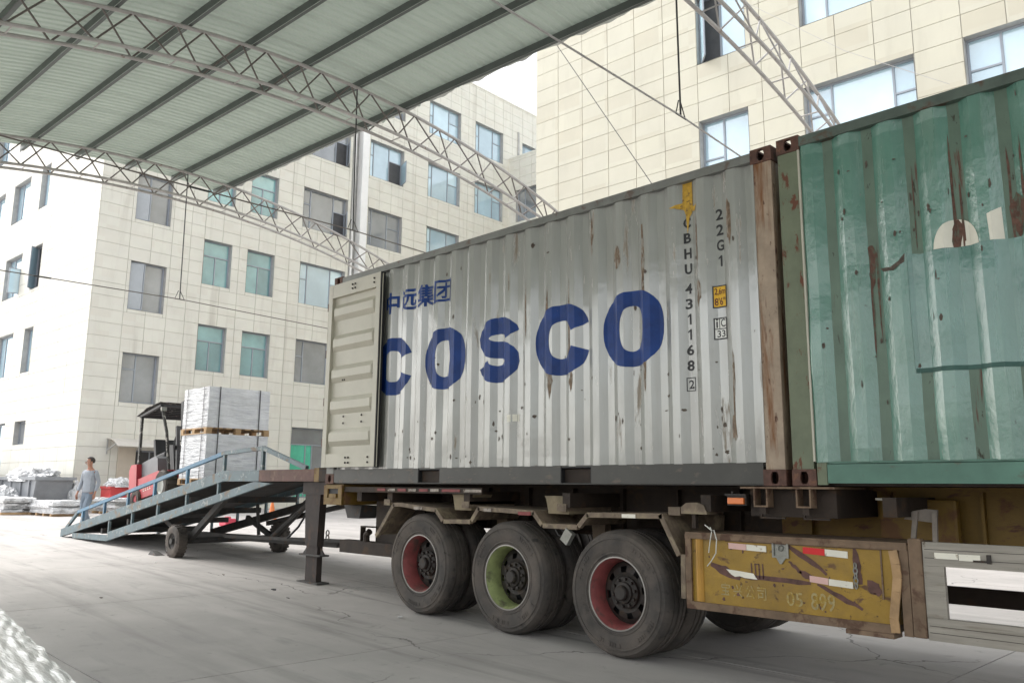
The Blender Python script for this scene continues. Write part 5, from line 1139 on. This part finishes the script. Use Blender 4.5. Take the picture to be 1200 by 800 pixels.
for fx, fz, sy in ((.22, .045, 1), (-.22, .06, -1)): pp('shoe', M_SHOE, lambda b: (ell(b, (fx+.06, sy*.107, fz), (.145, .05, .05)), b.bbox(fx-.07, fx+.20, sy*.107-.045, sy*.107+.045, fz-.045, fz-.022, .008)), smooth=True)
# head turned a little to the man's right (towards the camera)
HM = PM @ Matrix.Translation((.045, 0, 1.62)) @ Matrix.Rotation(math.radians(-18), 4, 'Z'); PMs = PM
def ph(name, m, fn, **k):
    mb = MB(HM); fn(mb); return mb.build(name, m, PE, **k)
ph('hair', M_HAIR, lambda b: ell(b, (-.012, 0, .035), (.108, .088, .10), 16, cut=lambda c: c.z < -.03 or (c.x > .045 and c.z < .075)), smooth=True)
ph('nose', M_SKIN, lambda b: ell(b, (.098, 0, -.012), (.018, .013, .024), 8), smooth=True)
for sy in (-1, 1):
    ph('eye', M_BLACK, lambda b: ell(b, (.088, sy*.030, .012), (.008, .012, .006), 8)); ph('ear', M_SKIN, lambda b: ell(b, (0, sy*.082, -.005), (.018, .010, .030), 8), smooth=True); ph('eyebrow', M_HAIR, lambda b: b.beam((.092, sy*.015, .030), (.086, sy*.045, .030), .006, .007))
ph('mouth', mat('lip', (.28, .10, .08), .5), lambda b: ell(b, (.090, 0, -.048), (.008, .022, .006), 8))

# ------------------------------------------------------------------ yard rubbish
def crumple(name, lbl, cat, c, r, seed, m=M_PLAST, flat=.0, parent=None, res=5, kind=None):
    bm = bmesh.new(); bmesh.ops.create_icosphere(bm, subdivisions=res, radius=1)
    for v in bm.verts:
        p = v.co.normalized(); d = 1+.28*noise.noise(p*2.2+Vector((seed,0,0)))+.20*abs(noise.noise(p*5+Vector((0,seed,0))))+.10*abs(noise.noise(p*12+Vector((0,0,seed))))
        q = Vector((p.x*r[0], p.y*r[1], max(p.z, -.12)*r[2]))*d; v.co = Vector(c)+q
    zb = gz(c[0])
    for v in bm.verts: v.co.z = max(v.co.z, zb if not parent else c[2]-.1)
    mb = MB(); mb.bm(bm); o = mb.build(name, m, parent)
    if lbl: tagp(o, lbl, cat)
    return o
def P3(u, v, z): q = BR @ Vector((u, v, z)); return (q.x, q.y, q.z)
SK = thing('rubbish_skip', 'grey metal skip heaped with crumpled film beside the left building corner', 'skip', P3(-27.4, 5.9, -1.1), YB)
mb = MB(BR); mb.extrude([(-29.4,-1.0),(-25.6,-1.0),(-25.3,.14),(-29.75,.14)], 5.2, 6.5); mb.build('bin_body', M_BIN, SK)
mb = MB(BR)
for (x0, x1, y0, y1) in ((-29.85, -25.2, 5.12, 5.198), (-29.85, -25.2, 6.502, 6.58), (-29.85, -29.756, 5.199, 6.501), (-25.295, -25.2, 5.199, 6.501)): mb.box(x0, x1, y0, y1, .10, .22)
mb.build('bin_rim', M_BIN, SK)
mb = MB(BR)
for x in (-29, -27.9, -26.8, -25.9): mb.box(x-.04, x+.04, 5.14, 5.197, -.9, .095)
mb.build('bin_rib', M_BIN, SK)
crumple('film_heap', 'grey-white crumpled film heaped high on the skip', 'rubbish heap', P3(-27.6, 5.85, .12), (1.9, .7, .50), 2.)
crumple('film_heap', 'bright white pile of film at the far left edge of the photo', 'rubbish heap', P3(-29.9, 4.4, -.98), (1.3, .8, 1.25), 6.)
crumple('film_heap', 'grey-white film pile between the left edge pile and the skip', 'rubbish heap', P3(-27.3, 4.75, -1.0), (.9, .6, .75), 9.)
def sheets(lbl, u, v, n, w_, d_, seed, rot=0):
    t = thing('sheet_stack', lbl, 'sheet stack', P3(u, v, -1.11), YB); r = random.Random(seed); z = -1.10
    for j in range(4):
        mb = MB(BR); mb.box(u-w_/2+.1+j*(w_-.3)/3, u-w_/2+.22+j*(w_-.3)/3, v-d_/2, v+d_/2, -1.115, -1.03); mb.build('bearer', M_WOOD, t)
    z = -1.03
    for i in range(n):
        th = r.uniform(.06, .12); ox, oy = r.uniform(-.15, .15), r.uniform(-.1, .1); ww = w_*r.uniform(.8, 1.02); dd = d_*r.uniform(.85, 1.)
        bm = bmesh.new(); bmesh.ops.create_cube(bm, size=1); bmesh.ops.subdivide_edges(bm, edges=bm.edges[:], cuts=7, use_grid_fill=True)
        for q in bm.verts:
            p = q.co; nn = noise.noise(Vector((p.x*5+seed+i, p.y*5, i*3.)))
            q.co = Vector((u+ox+p.x*ww*(1+.08*nn), v+oy+p.y*dd*(1+.08*nn), z+th/2+p.z*th*(1+.3*nn)+.04*nn))
        mb = MB(BR); mb.bm(bm); mb.build('wrapped_sheet', M_PLAST, t); z += th*.82
sheets('wide stack of white wrapped sheets on a pallet, nearest the left edge', -25.6, 4.3, 7, 3.3, 1.1, 3)
sheets('white wrapped sheet stack on the ground directly behind the man', -22.9, 5.15, 6, 2.3, 1.1, 8)
sheets('low white sheet stack between the man and the building door', -23.6, 7.6, 6, 2.2, 1.2, 12)
def crate(name, lbl, cat, u0, u1, v0, v1, z0, z1, m):
    mb = MB(BR); t = .04; mb.box(u0, u1, v0, v1, z0, z0+t); mb.box(u0, u0+t, v0, v1, z0+t+.001, z1); mb.box(u1-t, u1, v0, v1, z0+t+.001, z1); mb.box(u0+t+.001, u1-t-.001, v0, v0+t, z0+t+.001, z1-.003); mb.box(u0+t+.001, u1-t-.001, v1-t, v1, z0+t+.001, z1-.003)
    mb.box(u0-.03, u1+.03, v0-.03, v0, z1-.08, z1+.01)
    o = mb.build(name, m); tagp(o, lbl, cat); return o
crate('plastic_crate', 'red open crate just right of the man under white bags', 'crate', -25.3, -24.4, 7.55, 8.5, -1.05, -.12, mat('red_plastic', (.50, .05, .05), .5))
crumple('plastic_bag', 'white plastic bags piled on the red crate', 'bag', P3(-24.8, 8.0, -.10), (.55, .45, .30), 15.)
crumple('plastic_bag', 'white plastic bag against the building corner left of the man', 'bag', P3(-25.6, 6.75, -.95), (.5, .4, .95), 19.)
# red object and orange cone beyond the ramp
cn = MB(); z0 = gz(-12); cn.lathe([(.001,0),(.001,0)], 3) if False else None
cb = MB(); cb.tube([(-16.5, 8.4, z0), (-16.5, 8.4, z0+.3), (-16.5, 8.4, z0+.62)], [.15, .085, .03], 14); cb.box(-16.7, -16.3, 8.2, 8.6, z0, z0+.03); cb = cb.build('traffic_cone', M_ORANGE); tagp(cb, 'small orange cone on the ground seen beneath the ramp', 'cone')
rbx = MB(); rbx.bbox(-13.2, -12.8, 5.0, 5.3, gz(-13), gz(-13)+.20, .03); rbx.bbox(-13.1, -12.9, 5.1, 5.2, gz(-13)+.20, gz(-13)+.25, .02); rbx = rbx.build('fuel_can', mat('pink_red_plastic', (.6, .05, .09), .45)); tagp(rbx, 'pinkish red can on the ground seen beneath the ramp', 'can')

def scrap(lbl, x, y, sz, m_, seed):
    r = random.Random(seed); n = 7; z = gz(x)+.002; V = [(x+sz*math.cos(2*PI*i/n)*r.uniform(.5, 1.1), y+sz*.6*math.sin(2*PI*i/n)*r.uniform(.5, 1.1), z+r.uniform(0, sz*.35)) for i in range(n)]
    V += [(a, b_, c+.004) for a, b_, c in V]+[(x, y, z+sz*.4)]
    mb = MB(); mb.add(V, [(n+i, n+(i+1)%n, 2*n) for i in range(n)]+[(i, (i+1)%n, n+(i+1)%n, n+i) for i in range(n)]+[tuple(range(n))[::-1]]); o = mb.build('litter_scrap', m_); tagp(o, lbl, 'litter')
q = [((-2.13, -.20), .035, M_SHOE, 'brown scrap on the concrete in front of the standing ramp leg'), ((-.45, -.37), .05, M_FLDARK, 'dark scrap on the concrete between the ramp leg and the first wheel'), ((.2, -.55), .03, M_FLDARK, 'small dark scrap on the concrete below the first wheel'), ((-.9, -2.2), .03, M_SHOE, 'tiny brown scrap on the bare concrete in the left foreground'), ((1.9, -.25), .04, M_PLAST, 'white crumb of film on the concrete beside the first red-rimmed wheel'), ((-4.2, -.3), .04, M_PLAST, 'white scrap on the concrete in front of the ramp wheel')]
for i, ((x, y), sz, m_, l_) in enumerate(q): scrap(l_, x, y, sz, m_, i+1)

# ------------------------------------------------------------------ foreground wrapped pallet
FW = thing('pallet_load', 'silvery crinkled film-wrapped load in the bottom left corner, closest to the camera', 'pallet load', (5.2, -5.1, -1.42), math.atan2(-.27, 2.05), 'film-wrapped load in the foreground')
FM2 = Matrix.Translation((4.22, -4.46, 0)) @ Matrix.Rotation(math.atan2(-.27, 2.05), 4, 'Z')
bm = bmesh.new(); bmesh.ops.create_grid(bm, x_segments=120, y_segments=160, size=.5)
Lx, Ly = 3.0, 1.1
for v in bm.verts:
    p = v.co; x = (p.x+.5)*Lx-.6; y = (p.y-.5)*Ly
    h = .012*abs(noise.noise(Vector((x*4+y*7, y*20, 1))))+.005*noise.noise(Vector((x*7+y*14, y*45, 3)))
    v.co = Vector((x, y+.008*noise.noise(Vector((x*6, 0, 2)))*(1 if y > -.05 else 0), -.605+h-(.025 if y > -.012 else 0)))
mb = MB(FM2); mb.bm(bm); mb.build('film_top', M_FILM, FW, smooth=False)
mb = MB(FM2); mb.box(-.59, Lx-.61, -Ly+.005, -.012, -1.30, -.63); mb.build('film_sides', M_FILM, FW)
mb = MB(FM2)
for y in (-1.05, -.55, -.06): mb.box(-.58, Lx-.62, y-.045, y+.045, -1.42, -1.305)
mb.build('pallet_runner', M_WOOD, FW)

for o in bpy.data.objects:
    if o.name.split('.')[0] in ('scratch', 'rivet_hole'): o['kind'] = 'stuff'      # too small to pick apart one by one
